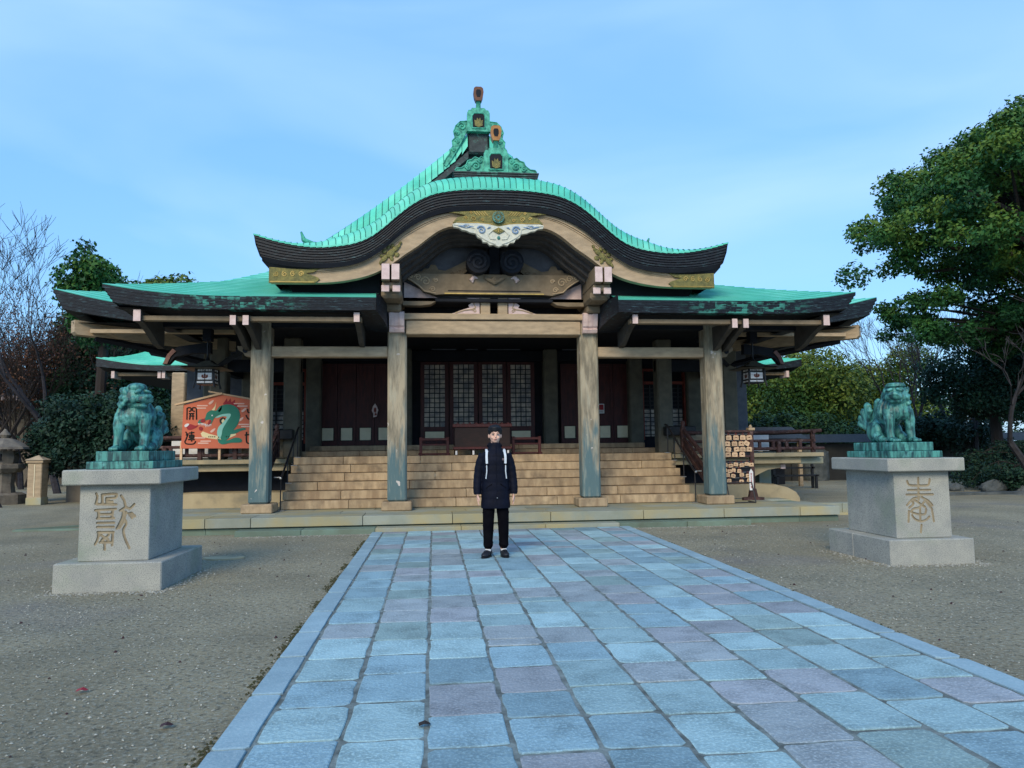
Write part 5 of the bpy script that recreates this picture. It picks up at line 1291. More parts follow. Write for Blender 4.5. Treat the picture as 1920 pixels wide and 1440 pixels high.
# ------------------------------------------------------------------ big red votive board with a dragon
def ema_pts(pts): return [(at(320 + x / 6.546, 640 + y / 6.546, 18.15).x, at(320 + x / 6.546, 640 + y / 6.546, 18.15).z) for x, y in pts]
em = empty('votive_board', (-5.0, 18.0, 1.315), 'large orange-red votive board with a green dragon, left behind the outer left pillar', 'votive board', frame=True)
YB = 18.15 - .28; YB = 17.90
def ep(pts): return [(at(320 + x / 6.546, 640 + y / 6.546, YB).x, at(320 + x / 6.546, 640 + y / 6.546, YB).z) for x, y in pts]
E1 = ep([(160, 785), (625, 655), (1100, 740), (1100, 1312), (125, 1315)])
bd = obj('board', MB().prism(E1, YB, YB + .05), emared, em)
ra = ep([(55, 770), (60, 790), (640, 650), (635, 628)]); rb_ = ep([(462, 606), (470, 625), (1130, 745), (1130, 722)])
obj('roof_batten', MB().prism(ra, YB - .05, YB + .08), woodpale, em); obj('roof_batten', MB().prism(rb_, YB - .02, YB + .09), woodpale, em)
for x in (118, 590, 1085):
    a = ep([(x - 14, 1310), (x + 14, 1310)]); obj('leg', MB().box(a[0][0], a[1][0], YB + .052, YB + .10, 1.316, 1.75), woodpale, em)
lay = [0]
def rel(pts, mat, parent=bd, name='print_shape', sm=0):
    lay[0] += 1
    if sm: q = smooth_line([(p_[0], p_[1], 0) for p_ in pts + pts[:1]], sm)[:-1]; pts = [(p_.x, p_.y) for p_ in q]
    y1 = YB - .0012 * (lay[0] % 6 + 1); return obj(name, MB().prism(ep(pts), y1 - .0035, YB - .0002), mat, parent)
def relst(lines, mat, w_=7, name='character'):
    lay[0] += 1; mb = MB()
    for ln in lines:
        if len(ln) > 2: q = smooth_line([(a, b_, 0) for a, b_ in ln], 4); ln = [(p_.x, p_.y) for p_ in q]
        pts = ep(ln); mb.tube([(p_[0], YB - .003, p_[1]) for p_ in pts], w_ / 6.546 / 1386 * 18, 6)
    return obj(name, mb, mat, bd)
# clouds and petals
for cx, cy in ((390, 790), (370, 820), (840, 765), (880, 795), (900, 1020), (930, 1045), (360, 1185), (430, 1225), (400, 1250)):
    rel([(cx - 60, cy - 7), (cx + 60, cy - 7), (cx + 68, cy), (cx + 60, cy + 7), (cx - 60, cy + 7), (cx - 68, cy)], emapink, name='cloud_band')
for cx, cy in ((498, 750), (900, 845), (862, 958), (518, 1095)):
    rel([(cx - 30, cy + 18), (cx - 28, cy + 5), (cx + 5, cy - 20), (cx + 28, cy - 28), (cx + 30, cy - 16), (cx + 8, cy + 12), (cx - 18, cy + 26)], emapink, name='petal', sm=3)
# dragon
rel([(640, 770), (690, 700), (700, 745), (735, 700), (745, 750), (790, 715), (790, 765), (835, 760), (815, 800), (860, 830), (825, 860), (860, 910), (820, 930), (845, 980), (800, 1010), (750, 960), (760, 850), (700, 800)], emacrimson, name='dragon_mane')
rel([(330, 1000), (360, 960), (420, 945), (445, 880), (500, 845), (560, 850), (600, 800), (680, 775), (770, 785), (835, 840), (852, 930), (820, 1025), (778, 1080), (742, 1130), (718, 1185), (640, 1230), (600, 1150), (590, 1080), (620, 1020), (680, 960), (720, 900), (640, 895), (570, 915), (530, 950), (500, 1010), (450, 1020), (490, 960), (420, 975), (380, 1005)], emagreen, name='dragon_body', sm=3)
rel([(545, 940), (600, 905), (680, 888), (735, 890), (732, 925), (695, 980), (665, 1030), (638, 1080), (625, 1150), (600, 1200), (570, 1130), (590, 1050), (640, 1000), (690, 930), (640, 920), (590, 935)], emateal, name='dragon_belly', sm=3)
rel([(575, 1190), (640, 1215), (700, 1215), (800, 1180), (870, 1200), (860, 1240), (740, 1245), (640, 1265), (590, 1240)], emagreen, name='dragon_tail', sm=3)
rel([(580, 1210), (600, 1240), (660, 1255), (620, 1262), (585, 1240)], emateal, name='tail_belly')
rel([(720, 1120), (800, 1080), (900, 1062), (925, 1080), (860, 1100), (800, 1130), (740, 1140)], emagreen, name='dragon_leg', sm=3)
rel([(500, 850), (540, 800), (560, 745), (548, 830), (530, 860)], emacream, name='horn'); rel([(580, 855), (615, 810), (635, 780), (625, 840), (600, 870)], emacream, name='horn')
rel([(455, 1010), (480, 960), (505, 975), (485, 1015), (465, 1030)], emacrimson, name='dragon_mouth'); rel([(360, 985), (385, 952), (425, 950), (425, 985), (385, 1000)], emacrimson, name='snout_tip')
for k_ in range(6): rel([(335 + k_ * 17, 995 + k_ * 3), (350 + k_ * 17, 998 + k_ * 3), (343 + k_ * 17, 1030 + k_ * 3)], whitepaint, name='tooth')
for k_ in range(5): rel([(420 + k_ * 17, 1025 - k_ * 2), (435 + k_ * 17, 1022 - k_ * 2), (432 + k_ * 16, 1060 - k_ * 4)], whitepaint, name='tooth')
rel([(500, 905), (515, 900), (520, 915), (505, 920)], whitepaint, name='dragon_eye'); rel([(448, 890), (460, 886), (462, 900), (452, 903)], whitepaint, name='dragon_eye')
rel([(600, 960), (640, 930), (680, 960), (680, 1010), (640, 1022), (605, 1000)], emaink, name='dark_orb', sm=2); rel([(625, 975), (645, 950), (665, 975), (655, 1005), (632, 1000)], emacream, name='claw', sm=2)
rel([(195, 1040), (240, 1015), (300, 1035), (340, 1030), (310, 1060), (250, 1085), (205, 1080)], emacrimson, name='flame', sm=2); rel([(345, 1060), (370, 1045), (400, 1065), (385, 1095), (355, 1090)], emacrimson, name='flame_ball', sm=2); rel([(170, 1030), (200, 1010), (230, 1015), (200, 1050), (175, 1050)], whitepaint, name='flame_tip', sm=2)
rel([(370, 1130), (395, 1105), (470, 1135), (590, 1165), (700, 1155), (790, 1115), (805, 1150), (700, 1195), (590, 1205), (470, 1190), (385, 1170)], emacream, name='banner')
for k_ in range(11):
    if k_ == 4: continue
    x = 470 + k_ * 24; y = 1172 + (6 if 3 < k_ < 8 else 0); rel([(x - 6, y - 9), (x + 6, y - 9), (x + 6, y + 7), (x - 6, y + 7)], emaink, name='banner_letter')
KAI = [[(200, 960), (202, 850), (205, 820), (245, 815), (248, 850), (225, 858)], [(318, 960), (316, 850), (312, 820), (272, 815), (270, 850), (295, 858)], [(225, 885), (290, 885)], [(228, 915), (290, 915)], [(245, 885), (232, 960)], [(272, 885), (275, 960)]]
UN = [[(185, 1110), (200, 1135), (190, 1155)], [(215, 1130), (190, 1200), (175, 1235), (200, 1258), (280, 1258), (308, 1225)], [(225, 1125), (290, 1118)], [(232, 1150), (285, 1150)], [(232, 1150), (232, 1185)], [(285, 1150), (285, 1185)], [(232, 1168), (285, 1168)], [(232, 1186), (285, 1186)], [(215, 1205), (295, 1205)], [(258, 1105), (258, 1228)]]
relst(KAI, emaink, 8); relst(UN, emaink, 8)
relst([[(945, 830), (950, 870), (990, 880)], [(925, 905), (950, 950), (1000, 955)]], emaink, 8); relst([[(910, 1150), (1000, 1140)], [(932, 1110), (935, 1240), (1000, 1250)]], emaink, 9)

# ------------------------------------------------------------------ plaque rack right of the steps
YR = 15.95
rk = empty('plaque_rack', (6.75, YR, .3), 'dark timber rack hung with wooden prayer plaques, right of the outer right pillar', 'plaque rack', frame=True)
for x in (6.22, 7.07):
    mb = MB(); mb.box(x - .045, x + .045, YR - .045, YR + .045, .36, 1.90, .008); po = obj('post', mb, maroon_rail, rk)
    mb = MB(); mb.prism([(x - .24, .3), (x + .24, .3), (x + .24, .355), (x + .10, .37), (x + .06, .55), (x - .06, .55), (x - .10, .37), (x - .24, .355)], YR - .05, YR + .05); obj('foot', mb, maroon_rail, po)
    mb = MB(); mb.box(x - .075, x + .075, YR - .075, YR + .075, 1.84, 1.90, .01); mb.lathe([(.03, 0), (.04, .03), (.01, .07)], (x, YR, 1.90), 10); obj('finial', mb, timber, po)
for z0, z1 in ((1.28, 1.80), (.70, 1.17)):
    mb = MB(); mb.box(6.24, 7.02, YR - .02, YR + .02, z0, z1); obj('backboard', mb, timber_dark, rk)
for z in (1.80, 1.24, .66): obj('rail', MB().box(6.18, 7.12, YR - .035, YR + .035, z, z + .05, .006), maroon_rail, rk)
words = ['leftmost', 'second', 'third', 'fourth', 'fifth', 'sixth', 'seventh']
def plaque(x, z, y, w_, h_, rot, label, blank):
    p_ = empty('prayer_plaque', (x, y, z), label, 'prayer plaque', 'plaques hung on the rack')
    p_.rotation_euler = (0, rot, 0)
    mb = MB(); c = w_ * .16
    mb.prism([(-w_ / 2, -h_), (w_ / 2, -h_), (w_ / 2, -h_ * .2), (w_ / 2 - c, 0), (-w_ / 2 + c, 0), (-w_ / 2, -h_ * .2)], -.006, .006); o = obj('plaque', mb, woodpale, p_)
    mb = MB(); r0 = random.Random(int(x * 991 + z * 77))
    if blank == 'ink':
        mb.ell((0, -.0075, -h_ * .5), (w_ * .14, .002, h_ * .16), 10, 5)
        for k_ in range(3): mb.box(-w_ * .36, -w_ * r0.uniform(.18, .26), -.0085, -.0062, -h_ * (.35 + .16 * k_), -h_ * (.39 + .16 * k_))
        mb.box(w_ * .28, w_ * .33, -.0085, -.0062, -h_ * .8, -h_ * .3)
    else:
        for k_ in range(3): mb.box(-w_ * .30, w_ * r0.uniform(.1, .32), -.0085, -.0062, -h_ * (.38 + .17 * k_), -h_ * (.42 + .17 * k_))
    obj('ink', mb, inkbrown, o)
    mb = MB(); mb.tube([(0, -.004, -.012), (-.02, 0, .04), (.0, .01, .055)], .0035, 5); mb.tube([(0, -.004, -.012), (.02, 0, .04), (0, .01, .055)], .0035, 5); obj('cord', mb, redframe, p_)
rows_ = [('top', 1.735, [(6.38, .1), (6.53, -.06), (6.70, 0), (6.86, .02), (7.0, -.1)]), ('second', 1.60, [(6.36, 0), (6.50, .05), (6.66, -.03), (6.82, .02), (6.97, .5)]), ('third', 1.475, [(6.36, -.1), (6.52, .12), (6.70, -.12), (6.85, 0), (7.0, .05)]), ('fourth', 1.36, [(6.35, .06), (6.50, -.08), (6.66, .03), (6.83, .02)])]
lk = ('pale', 'honey coloured', 'light')
for rn, z, items in rows_:
    for i, (x, a) in enumerate(items):
        plaque(x, z, YR - .055, .125, .10, a, f'prayer plaque, {words[i]}{" from left" if i else ""}, {rn} row of the upper rack board', 'ink' if (i + len(rn)) % 2 else 'txt')
lower = [('top', 1.10, [(6.33, .0), (6.43, .1), (6.54, -.1), (6.68, .15), (6.80, -.1), (6.92, .1), (7.03, .0)], .105), ('second', .985, [(6.32, .1), (6.42, 0), (6.51, -.1), (6.62, .1), (6.74, .0)], .09), ('third', .88, [(6.33, -.05), (6.47, .02), (6.60, .2), (6.80, -.05), (6.94, .0)], .10), ('bottom', .755, [(6.34, .1), (6.50, 0), (6.78, .0), (6.98, .3)], .10)]
for rn, z, items, w_ in lower:
    for i, (x, a) in enumerate(items):
        plaque(x, z + (.02 if i % 2 else 0) + (.03 * (x - 6.3) if rn == 'top' else 0), YR - .06 - .012 * (i % 3), w_, .08, a, f'prayer plaque, {words[i]}{" from left" if i else ""}, {rn} row of the lower rack board', 'txt' if i % 2 else 'ink')
mb = MB()
for z in (1.76, 1.63, 1.50, 1.39, 1.14, 1.03, .92, .80): mb.tube([(6.25, YR - .04, z), (6.65, YR - .045, z - .01), (7.05, YR - .04, z)], .005, 5)
obj('hanging_wire', mb, steel, rk)
pb_ = empty('paper_strip', (7.0, YR - .1, .52), 'narrow white paper strip with dark red writing at the plaque rack', 'paper strip')
mb = MB(); mb.prism([(-.045, 0), (.045, 0), (.045, .40), (0, .47), (-.045, .40)], -.003, .003); sp_ = obj('paper', mb, whitepaint, pb_)
mb = MB()
for k_ in range(5):
    z = .05 + k_ * .07; mb.box(-.022, .022, -.006, -.0035, z, z + .008); mb.box(-.022, .022, -.006, -.0035, z + .03, z + .038); mb.box(-.005, .005, -.0062, -.0035, z - .01, z + .048)
obj('writing', mb, emacrimson, sp_)
fs = empty('frame_stand', (6.5, 15.2, .3), 'small black metal frame stand on the platform in front of the plaque rack', 'stand')
for x in (-.32, .24):
    for (y0, y1) in ((-.12, .05),):
        mb = MB(); mb.tube([(x, y0, .012), (x, y1, .42)], .014, 6); obj('leg', mb, black, fs)
mb = MB(); mb.tube([(-.32, .05, .42), (.24, .05, .42)], .014, 6); obj('top_bar', mb, black, fs)
mb = MB(); mb.tube([(-.32, .25, .014), (-.32, -.12, .014), (.24, -.12, .014), (.24, .25, .014)], .012, 6); obj('base_bar', mb, black, fs)

# ------------------------------------------------------------------ hanging lanterns
lantroof = MAT('olive_bronze_roof', (.12, .105, .075), (.08, .07, .05), scale=9, rough=.55)
crestm = MAT('brown_crest', (.16, .05, .03), (.14, .04, .03), scale=20, rough=.7)
for s in (-1, 1):
    x = X0 + s * 5.96
    ln = empty('hanging_lantern', (x, 16.0, 2.80), ('dark bronze lantern hanging from the eaves at the left end of the hall' if s < 0 else 'dark bronze lantern hanging from the eaves at the right end of the hall'), 'lantern', 'hanging lanterns')
    mb = MB(); rows = []
    prof = [(.43, .435), (.30, .47), (.16, .53), (.06, .60), (.04, .61)]
    for r_, z in prof:
        rows.append([(r_ * a, r_ * b_, z + (.02 if (abs(a) == 1 and abs(b_) == 1 and r_ > .4) else 0)) for a, b_ in ((-1, -1), (0, -1), (1, -1), (1, 0), (1, 1), (0, 1), (-1, 1), (-1, 0), (-1, -1))])
    mb.grid(rows); mb.grid([[(-.43, -.43, .425), (.43, -.43, .425)], [(-.43, .43, .425), (.43, .43, .425)]]); obj('lantern_roof', mb, lantroof, ln)
    mb = MB(); mb.lathe([(.03, .60), (.05, .63), (.03, .66), (.015, .70)], (0, 0, 0), 10); mb.tube([(0, 0, .68), (0, 0, 1.30)], .018, 6); obj('hanger', mb, black, ln)
    bd_ = obj('lantern_body', MB().box(-.17, .17, -.17, .17, .10, .43, .004), black, ln)
    for q in (-1, 1):
        for r_ in (-1, 1):
            mb = MB(); mb.tube([(q * .18, r_ * .18, .43), (q * .19, r_ * .19, .15), (q * .215, r_ * .215, .03)], [.018, .018, .022], 6); obj('leg', mb, black, ln)
    for face in range(4):
        M_ = Matrix.Rotation(face * PI / 2, 4, 'Z')
        mb = MB(); mb.box(-.14, .14, -.176, -.1705, .20, .34); mb.xf(M_); pn = obj('white_panel', mb, whitepaint, ln)
        mb = MB()
        for k_ in range(3): mb.ell(((k_ - 1) * .045, -.178, .27 + (.02 if k_ == 1 else 0)), (.022, .003, .035), 8, 5)
        mb.ell((0, -.178, .245), (.06, .003, .02), 10, 5); mb.xf(M_); obj('crest_emblem', mb, crestm, pn)
        mb = MB(); mb.box(-.005, .005, -.182, -.177, .11, .40); mb.box(-.17, .17, -.182, -.177, .345, .36); mb.box(-.17, .17, -.182, -.177, .182, .198); mb.box(-.14, .14, -.1795, -.177, .255, .259); mb.box(-.14, .14, -.1795, -.177, .29, .294); mb.xf(M_); obj('panel_bars', mb, black, pn)
        mb = MB()
        for k_ in range(2): mb.box(-.155 + k_ * .16, -.005 + k_ * .16, -.176, -.1705, .13, .165)
        mb.xf(M_); obj('lower_panel', mb, whitepaint, ln)
        mb = MB()
        for k_ in range(9): mb.box(-.14 + k_ * .032, -.125 + k_ * .032, -.176, -.1705, .375, .415)
        mb.xf(M_); obj('slots', mb, whitepaint, ln)
# dark mounting blocks under the eaves
for s in (-1, 1): P('lantern_block', MB().box(s * 5.96 - .09, s * 5.96 + .09, 15.9, 16.1, 3.82, 4.08, .01), timber_dark)

# ------------------------------------------------------------------ side wings and background buildings
def wing(s, label):
    wg = empty('side_wing', (X0 + s * 11.6, 30, 0), label, 'building', 'small copper roofed wings', frame=(X0, 0, 0))
    HWI, HWO, Y0 = 9.2, 13.3, 27.8; cx = (11.95) ; z0 = 4.66
    mb = MB(); n = 14
    def zf(x, d):     # hipped roof, ridge along y
        dx = min((HWO - x), max(0.0, (x - HWI))) ; dd = min(dx, d) ; e = max(0, 1 - math.hypot(min(HWO - x, 9), d) / 2.0)
        return z0 + .40 * dd + .10 * dd * dd - 0 + .26 * e ** 1.6
    xsw = lin(HWI, HWO, 24); ysw = lin(0, 3, 16)
    for j in range(16):
        A = [(s * x, Y0 + ysw[j], zf(x, ysw[j]) + .03) for x in xsw]; B = [(s * x, Y0 + ysw[j + 1], zf(x, ysw[j + 1]) + .005) for x in xsw]; A0 = [(p_[0], p_[1], p_[2] - .035) for p_ in A]
        mb.grid([A0, A, B], flip=s < 0)
    A = [(s * x, Y0 + 3, zf(x, 3)) for x in xsw]; B = [(s * x, Y0 + 8, zf(x, 3)) for x in xsw]; mb.grid([A, B]); obj('copper_roof', mb, copper, wg)
    mb = MB(); rows = [[(s * x, Y0 + .01, zf(x, 0) + .01), (s * x, Y0, zf(x, 0) - .2 - .1 * max(0, x - 12) / 1.3), (s * x, Y0 + 1, zf(x, 0) - .25)] for x in xsw]
    rows += [[(s * HWO, y, zf(HWO, y - Y0) + .01), (s * (HWO - .03), y, zf(HWO, y - Y0) - .28), (s * (HWO - 1), y, zf(HWO, 0) - .3)] for y in lin(Y0, Y0 + 8, 10)]
    mb.grid(rows); obj('eave_edge', mb, fascia, wg)
    obj('eave_beam', MB().box(s * 9.3, s * 12.9, Y0 + .3, Y0 + .5, 4.30, 4.42), timber_mid, wg)
    for xx in (12.75, 11.15, 11.0): obj('arm_end', MB().box(s * xx - .055, s * xx + .055, Y0 + .1, Y0 + .7, 4.20, 4.45), endwhite, wg)
    obj('soffit', MB().box(s * 9.2, s * 13.1, Y0 + .6, Y0 + 7, 4.32, 4.38), timber_dark, wg)
    obj('wall', MB().box(s * 7.2, s * 10.2, 27.2, 27.4, 1.2, 4.3), timber_dark, wg)
    for xx in (10.15, 8.9, 7.6): obj('column', MB().box(s * xx - .22, s * xx + .22, 26.9, 27.3, 0.2, 4.3, .03), timber, wg)
    obj('white_panel', MB().box(s * 9.35, s * 9.75, 27.1, 27.19, 2.9, 4.2), whitepaint, wg); obj('white_panel', MB().box(s * 9.35, s * 9.75, 27.1, 27.19, 1.7, 2.5), whitepaint, wg)
    obj('floor', MB().box(s * 7.2, s * 11.5, 25.5, 32, 1.0, 1.15), slabm, wg)
wing(-1, 'small wing with a green copper roof peeking out behind the left end of the hall')
wing(1, 'small wing with a green copper roof peeking out behind the right end of the hall')

# far left: low wall, gate post, stone lantern, distant eaves
p_ = at(72, 945, 24)
gp_ = empty('gate_post', (-11.75, 23.6, 0), 'pale square gate post with a shallow cap, beside the stone lantern at the left edge', 'gate post')
mb = MB(); mb.box(-.20, .20, -.20, .20, 0, 1.24, .02); obj('shaft', mb, timber, gp_); mb = MB(); mb.box(-.215, .215, -.215, .215, 0, .22, .01); obj('stone_foot', mb, slabm, gp_)
mb = MB(); mb.box(-.24, .24, -.24, .24, 1.24, 1.32, .01); obj('cap', mb, timber, gp_)
mb = MB(); mb.v = [(-.27, -.27, 1.322), (.27, -.27, 1.322), (.27, .27, 1.322), (-.27, .27, 1.322), (0, 0, 1.47)]; mb.f = [(0, 1, 4), (1, 2, 4), (2, 3, 4), (3, 0, 4), (3, 2, 1, 0)]; mb.mi = [0] * 5; obj('cap_top', mb, timber, gp_)
mb = MB(); mb.box(-.004, .012, -.214, -.201, .25, 1.2); obj('pale_strip', mb, cream, gp_)
wl = empty('boundary_wall', (-9.5, 25, 0), 'low dark wall with a tiled cap behind the left pedestal', 'wall', frame=True)
obj('wall_panel', MB().box(-11.4, -7.6, 24.6, 24.9, 0, 1.15), walltan, wl); obj('stone_post', MB().box(-9.75, -9.4, 24.45, 24.6, 0, 1.15, .01), timber, wl)
obj('tiled_cap', MB().prism([(24.2, 1.2), (25.3, 1.2), (24.75, 1.45)], -11.5, -7.4, 'x'), tilem, wl)
for k_ in range(24):
    x = -11.45 + k_ * .17; mb = MB(); mb.tube([(x, 24.18, 1.235), (x, 24.73, 1.475)], .035, 6); obj('cap_tile', mb, tilem, wl)
sl = empty('stone_lantern', (-13.05, 24.2, 0), 'old stone lantern at the left edge of the view', 'stone lantern')
for nm, prof in (('foot', [(.62, 0), (.62, .28), (.50, .34)]), ('shaft', [(.34, .34), (.30, .6), (.34, .95)]), ('platform', [(.44, .95), (.58, 1.08), (.58, 1.20), (.5, 1.22)]), ('light_box', [(.36, 1.22), (.40, 1.4), (.36, 1.62)]), ('lantern_roof', [(.75, 1.66), (.72, 1.72), (.3, 1.95), (.14, 2.0)]), ('jewel', [(.10, 2.0), (.16, 2.1), (.02, 2.28)])):
    mb = MB(); mb.lathe(prof, (0, 0, 0), 8 if nm != 'jewel' else 12); obj(nm, mb, lanternstone, sl)
mb = MB(); mb.box(-.13, .13, -.42, -.36, 1.32, 1.52); obj('light_window', mb, timber_dark, sl)
fh = empty('distant_building', (-17.5, 40, 0), 'plain grey building with a pale eave far behind the bare trees at the left', 'building', frame=True)
obj('wall', MB().box(-26, -15.5, 40, 44, 0, 4.4), walltan, fh); obj('roof', MB().prism([(38.8, 4.2), (45, 4.2), (42, 6.0)], -26.5, -14.8, 'x'), tilem, fh); obj('eave', MB().box(-26.5, -14.8, 38.75, 38.9, 4.15, 4.4), endwhite, fh)
# right: low walls, benches, boulder, stones
wr = empty('boundary_wall', (22, 30, 0), 'low wall with a tiled cap in the shade behind the right hand trees', 'wall', frame=True)
obj('wall_panel', MB().box(14, 40, 30, 30.3, 0, 1.55), walldark, wr); obj('tiled_cap', MB().prism([(29.6, 1.6), (30.7, 1.6), (30.15, 1.95)], 13.8, 40.2, 'x'), tilem, wr)
for k_ in range(8): obj('stone_post', MB().box(15 + k_ * 3, 15.3 + k_ * 3, 29.9, 29.99, 0, 1.55), walldark, wr)
st_ = empty('market_shelter', (12.9, 27, 0), 'low dark shelter with an open front beyond the right end of the hall', 'shelter', frame=True)
obj('roof', MB().prism([(25.8, 1.75), (28.2, 1.75), (27, 2.2)], 11.7, 13.6, 'x'), tilem, st_)
for x in (11.9, 13.4): obj('post', MB().box(x - .06, x + .06, 26, 26.12, 0, 1.78), timber, st_)
obj('back_wall', MB().box(11.8, 13.5, 27.5, 27.6, 0, 1.75), timber_dark, st_)
bk_ = empty('wooden_bench', (12.5, 24.6, 0), 'dark slatted bench on the gravel beyond the veranda at the right', 'bench')
for z in (.42, .68, .88): obj('slat', MB().box(-.8, .8, -.05 if z < .5 else .2, .25, z, z + .06), black, bk_)
for x in (-.7, .7):
    obj('leg', MB().box(x - .04, x + .04, -.05, .02, 0, .45), black, bk_); obj('leg', MB().box(x - .04, x + .04, .2, .27, 0, .95), black, bk_)
def rock(name, loc, r_, label, cat='rock', group=None, mat=rockm, seed=1):
    mb = MB(); mb.ell((0, 0, r_[2] * .45), r_, 18, 12); rr_ = random.Random(seed); off = Vector((seed * 3.1, seed * 1.7, 0))
    mb.v = [tuple(Vector(v) * (1 + .32 * mnoise.noise(Vector(v) * (1.4 / max(r_)) + off) + .1 * mnoise.noise(Vector(v) * (5 / max(r_)) + off))) for v in mb.v]
    return obj(name, mb, mat, label=label, cat=cat, group=group, loc=loc)
rock('boulder', (16.1, 30, 0), (.6, .5, 1.15), 'tall dark boulder behind the left shoulder of the right lion statue', seed=3)
rk_l = [(17.2, 21.3, .28), (18.0, 21.0, .22), (16.4, 21.9, .2), (19.0, 21.4, .3), (17.6, 20.6, .16), (15.6, 22.3, .22)]
for i, (x, y, r_) in enumerate(rk_l): rock('edging_stone', (x, y, 0), (r_ * 1.3, r_, r_ * .8), f'dark edging stone by the right shrubs, {("second from the left", "fourth, set slightly forward", "small, just right of the leftmost", "largest of the row", "smallest of the row", "leftmost, near the pedestal")[i]}', 'stone', 'edging stones by the shrubs', seed=i + 5)
# flat stone set in the gravel, a fallen leaf and a drain cover
obj('flat_stone', MB().prism([(.28 * math.cos(a) * (1 + .12 * math.sin(3 * a)), .16 * math.sin(a)) for a in lin(0, 2 * PI, 14)[:-1]], .0, .02, 'z'), kame, label='flat pale stone lying flush in the gravel left of the path', cat='stone', loc=(at(478, 1042, 12).x, 12.0, .0)).location = (-2.95, 10.95, 0)
for i, (x, y) in enumerate(((-2.2, 5.05), (-1.45, 4.35), (-.05, 4.1))):
    mb = MB(); mb.grid([[(-.03, -.02, .008), (0, -.025, .02), (.03, -.01, .01)], [(-.035, .02, .012), (0, .02, .024), (.03, .025, .006)]])
    obj('fallen_leaf', mb, (emacrimson, leaf_red, bark)[i], label=('small crimson fallen leaf on the gravel left of the path', 'brown fallen leaf beside the left curb of the path', 'dark fallen leaf lying in a joint of the paving')[i], cat='leaf', group='fallen leaves', loc=(x, y, .01 if i < 2 else .036))

# dry twigs and crumbs of leaf scattered on the gravel
def reg_litter(q, n):
    y = q.uniform(2.5, 16, n); x = q.uniform(-9, 12, n); k = ((x < PX0 - .05) | (x > PX1 + .05)) & (y < 13.3); return np.stack([x, y], 1)[k]
tag(link(bpy.data.objects.new('leaf_litter', pebbles('leaf_litter', 420, reg_litter, .008, .022, leaf_red, 77))), 'small dark crumbs of leaf and twig scattered over the gravel', None, None, 'stuff')
# ------------------------------------------------------------------ trees
def leaves(name, centres, radii, n_each, size, mat, parent, seed, tones=None, flat=.0, shell=.45, label=None):
    q = np.random.default_rng(seed); V = []; T = []
    centres = np.asarray(centres, float); radii = np.asarray(radii, float); m_ = len(centres)
    n = (np.asarray(n_each) if hasattr(n_each, '__len__') else np.full(m_, n_each)).astype(int)
    idx = np.repeat(np.arange(m_), n); k = len(idx)
    d = q.normal(size=(k, 3)); d /= np.linalg.norm(d, axis=1)[:, None]
    rad = shell + (1 - shell) * q.uniform(0, 1, k) ** .6 + q.normal(0, .09, k)
    wob = 1 + .35 * np.sin(d[:, 0] * 5 + idx) * np.sin(d[:, 1] * 4 + idx * 2) * np.cos(d[:, 2] * 5 + idx)
    C = centres[idx] + d * radii[idx] * (rad * wob)[:, None]
    nrm = d * .6 + q.normal(0, .55, (k, 3)); nrm[:, 2] += .35; nrm /= np.linalg.norm(nrm, axis=1)[:, None]
    t = np.cross(nrm, q.normal(size=(k, 3))); t /= np.linalg.norm(t, axis=1)[:, None] + 1e-9; b = np.cross(nrm, t)
    s = (size * q.uniform(.6, 1.35, k))[:, None]
    P4_ = np.stack([C - t * s * .5, C + b * s * .26 - t * s * .02, C + t * s * .5, C - b * s * .26 - t * s * .02], 1).reshape(-1, 3)
    F = np.arange(k * 4).reshape(-1, 4)
    tn = (tones if tones is not None else q.uniform(.15, .85, m_))[idx] + q.normal(0, .13, k) + .12 * d[:, 2]  # shading put into leaf tone: clump tops lighter, undersides darker
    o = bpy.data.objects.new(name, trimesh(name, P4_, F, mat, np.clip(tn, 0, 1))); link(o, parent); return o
def branch_tree(mb, p, d, ln, r_, depth, rr, spread=.55, up=.12, kids=(2, 3), sides=5, shrink=.74, tips=None, minr=.009):
    d = d.normalized(); pts = [p]; n = 3; q = p
    for i in range(n):
        d = (d + Vector((rr.gauss(0, .10), rr.gauss(0, .10), rr.gauss(0, .07) + up * .25))).normalized(); q = q + d * ln / n; pts.append(q)
    r1 = r_ * .66; mb.tube(pts, [r_ + (r1 - r_) * i / n for i in range(n + 1)], sides if r_ > .03 else 3, caps=False)
    if tips is not None and depth <= 2: tips.append(q)
    if depth <= 0: return
    k_ = rr.randint(*kids)
    for i in range(k_):
        ax = Vector((rr.gauss(0, 1), rr.gauss(0, 1), rr.gauss(0, 1))).normalized(); nd = (d + ax.cross(d).normalized() * rr.uniform(.4, 1.25) * spread + Vector((0, 0, up))).normalized()
        st = pts[-1] if i < 2 else pts[rr.randint(1, n)]
        branch_tree(mb, st, nd, ln * shrink * rr.uniform(.75, 1.2), max(minr, r1 * rr.uniform(.65, .95)), depth - 1, rr, spread, up, kids, sides, shrink, tips, minr)
def bare_tree(loc, h, lean, label, mat=bark_blue, seed=1, depth=6, group=None, r0=.13, leafy=None, kids=(2, 3), spread=.6, nm='bare_tree', trunks=1):
    t = empty(nm, loc, label, 'tree', group); rr = random.Random(seed); mb = MB(); tips = []
    for k_ in range(trunks):
        branch_tree(mb, Vector((k_ * .2, 0, -.1)), Vector((lean[0] + (k_ - .5) * .5 * (trunks > 1), lean[1], 1)), h * .30, r0, depth, rr, spread, .16, kids, 6, .78, tips)
    obj('trunk', mb, mat, t)
    if leafy and tips:
        c = [tuple(p_) for p_ in tips]; q = np.random.default_rng(seed); q.shuffle(c); c = c[:leafy[0]]
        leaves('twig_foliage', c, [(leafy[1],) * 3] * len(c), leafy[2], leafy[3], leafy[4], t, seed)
    return t
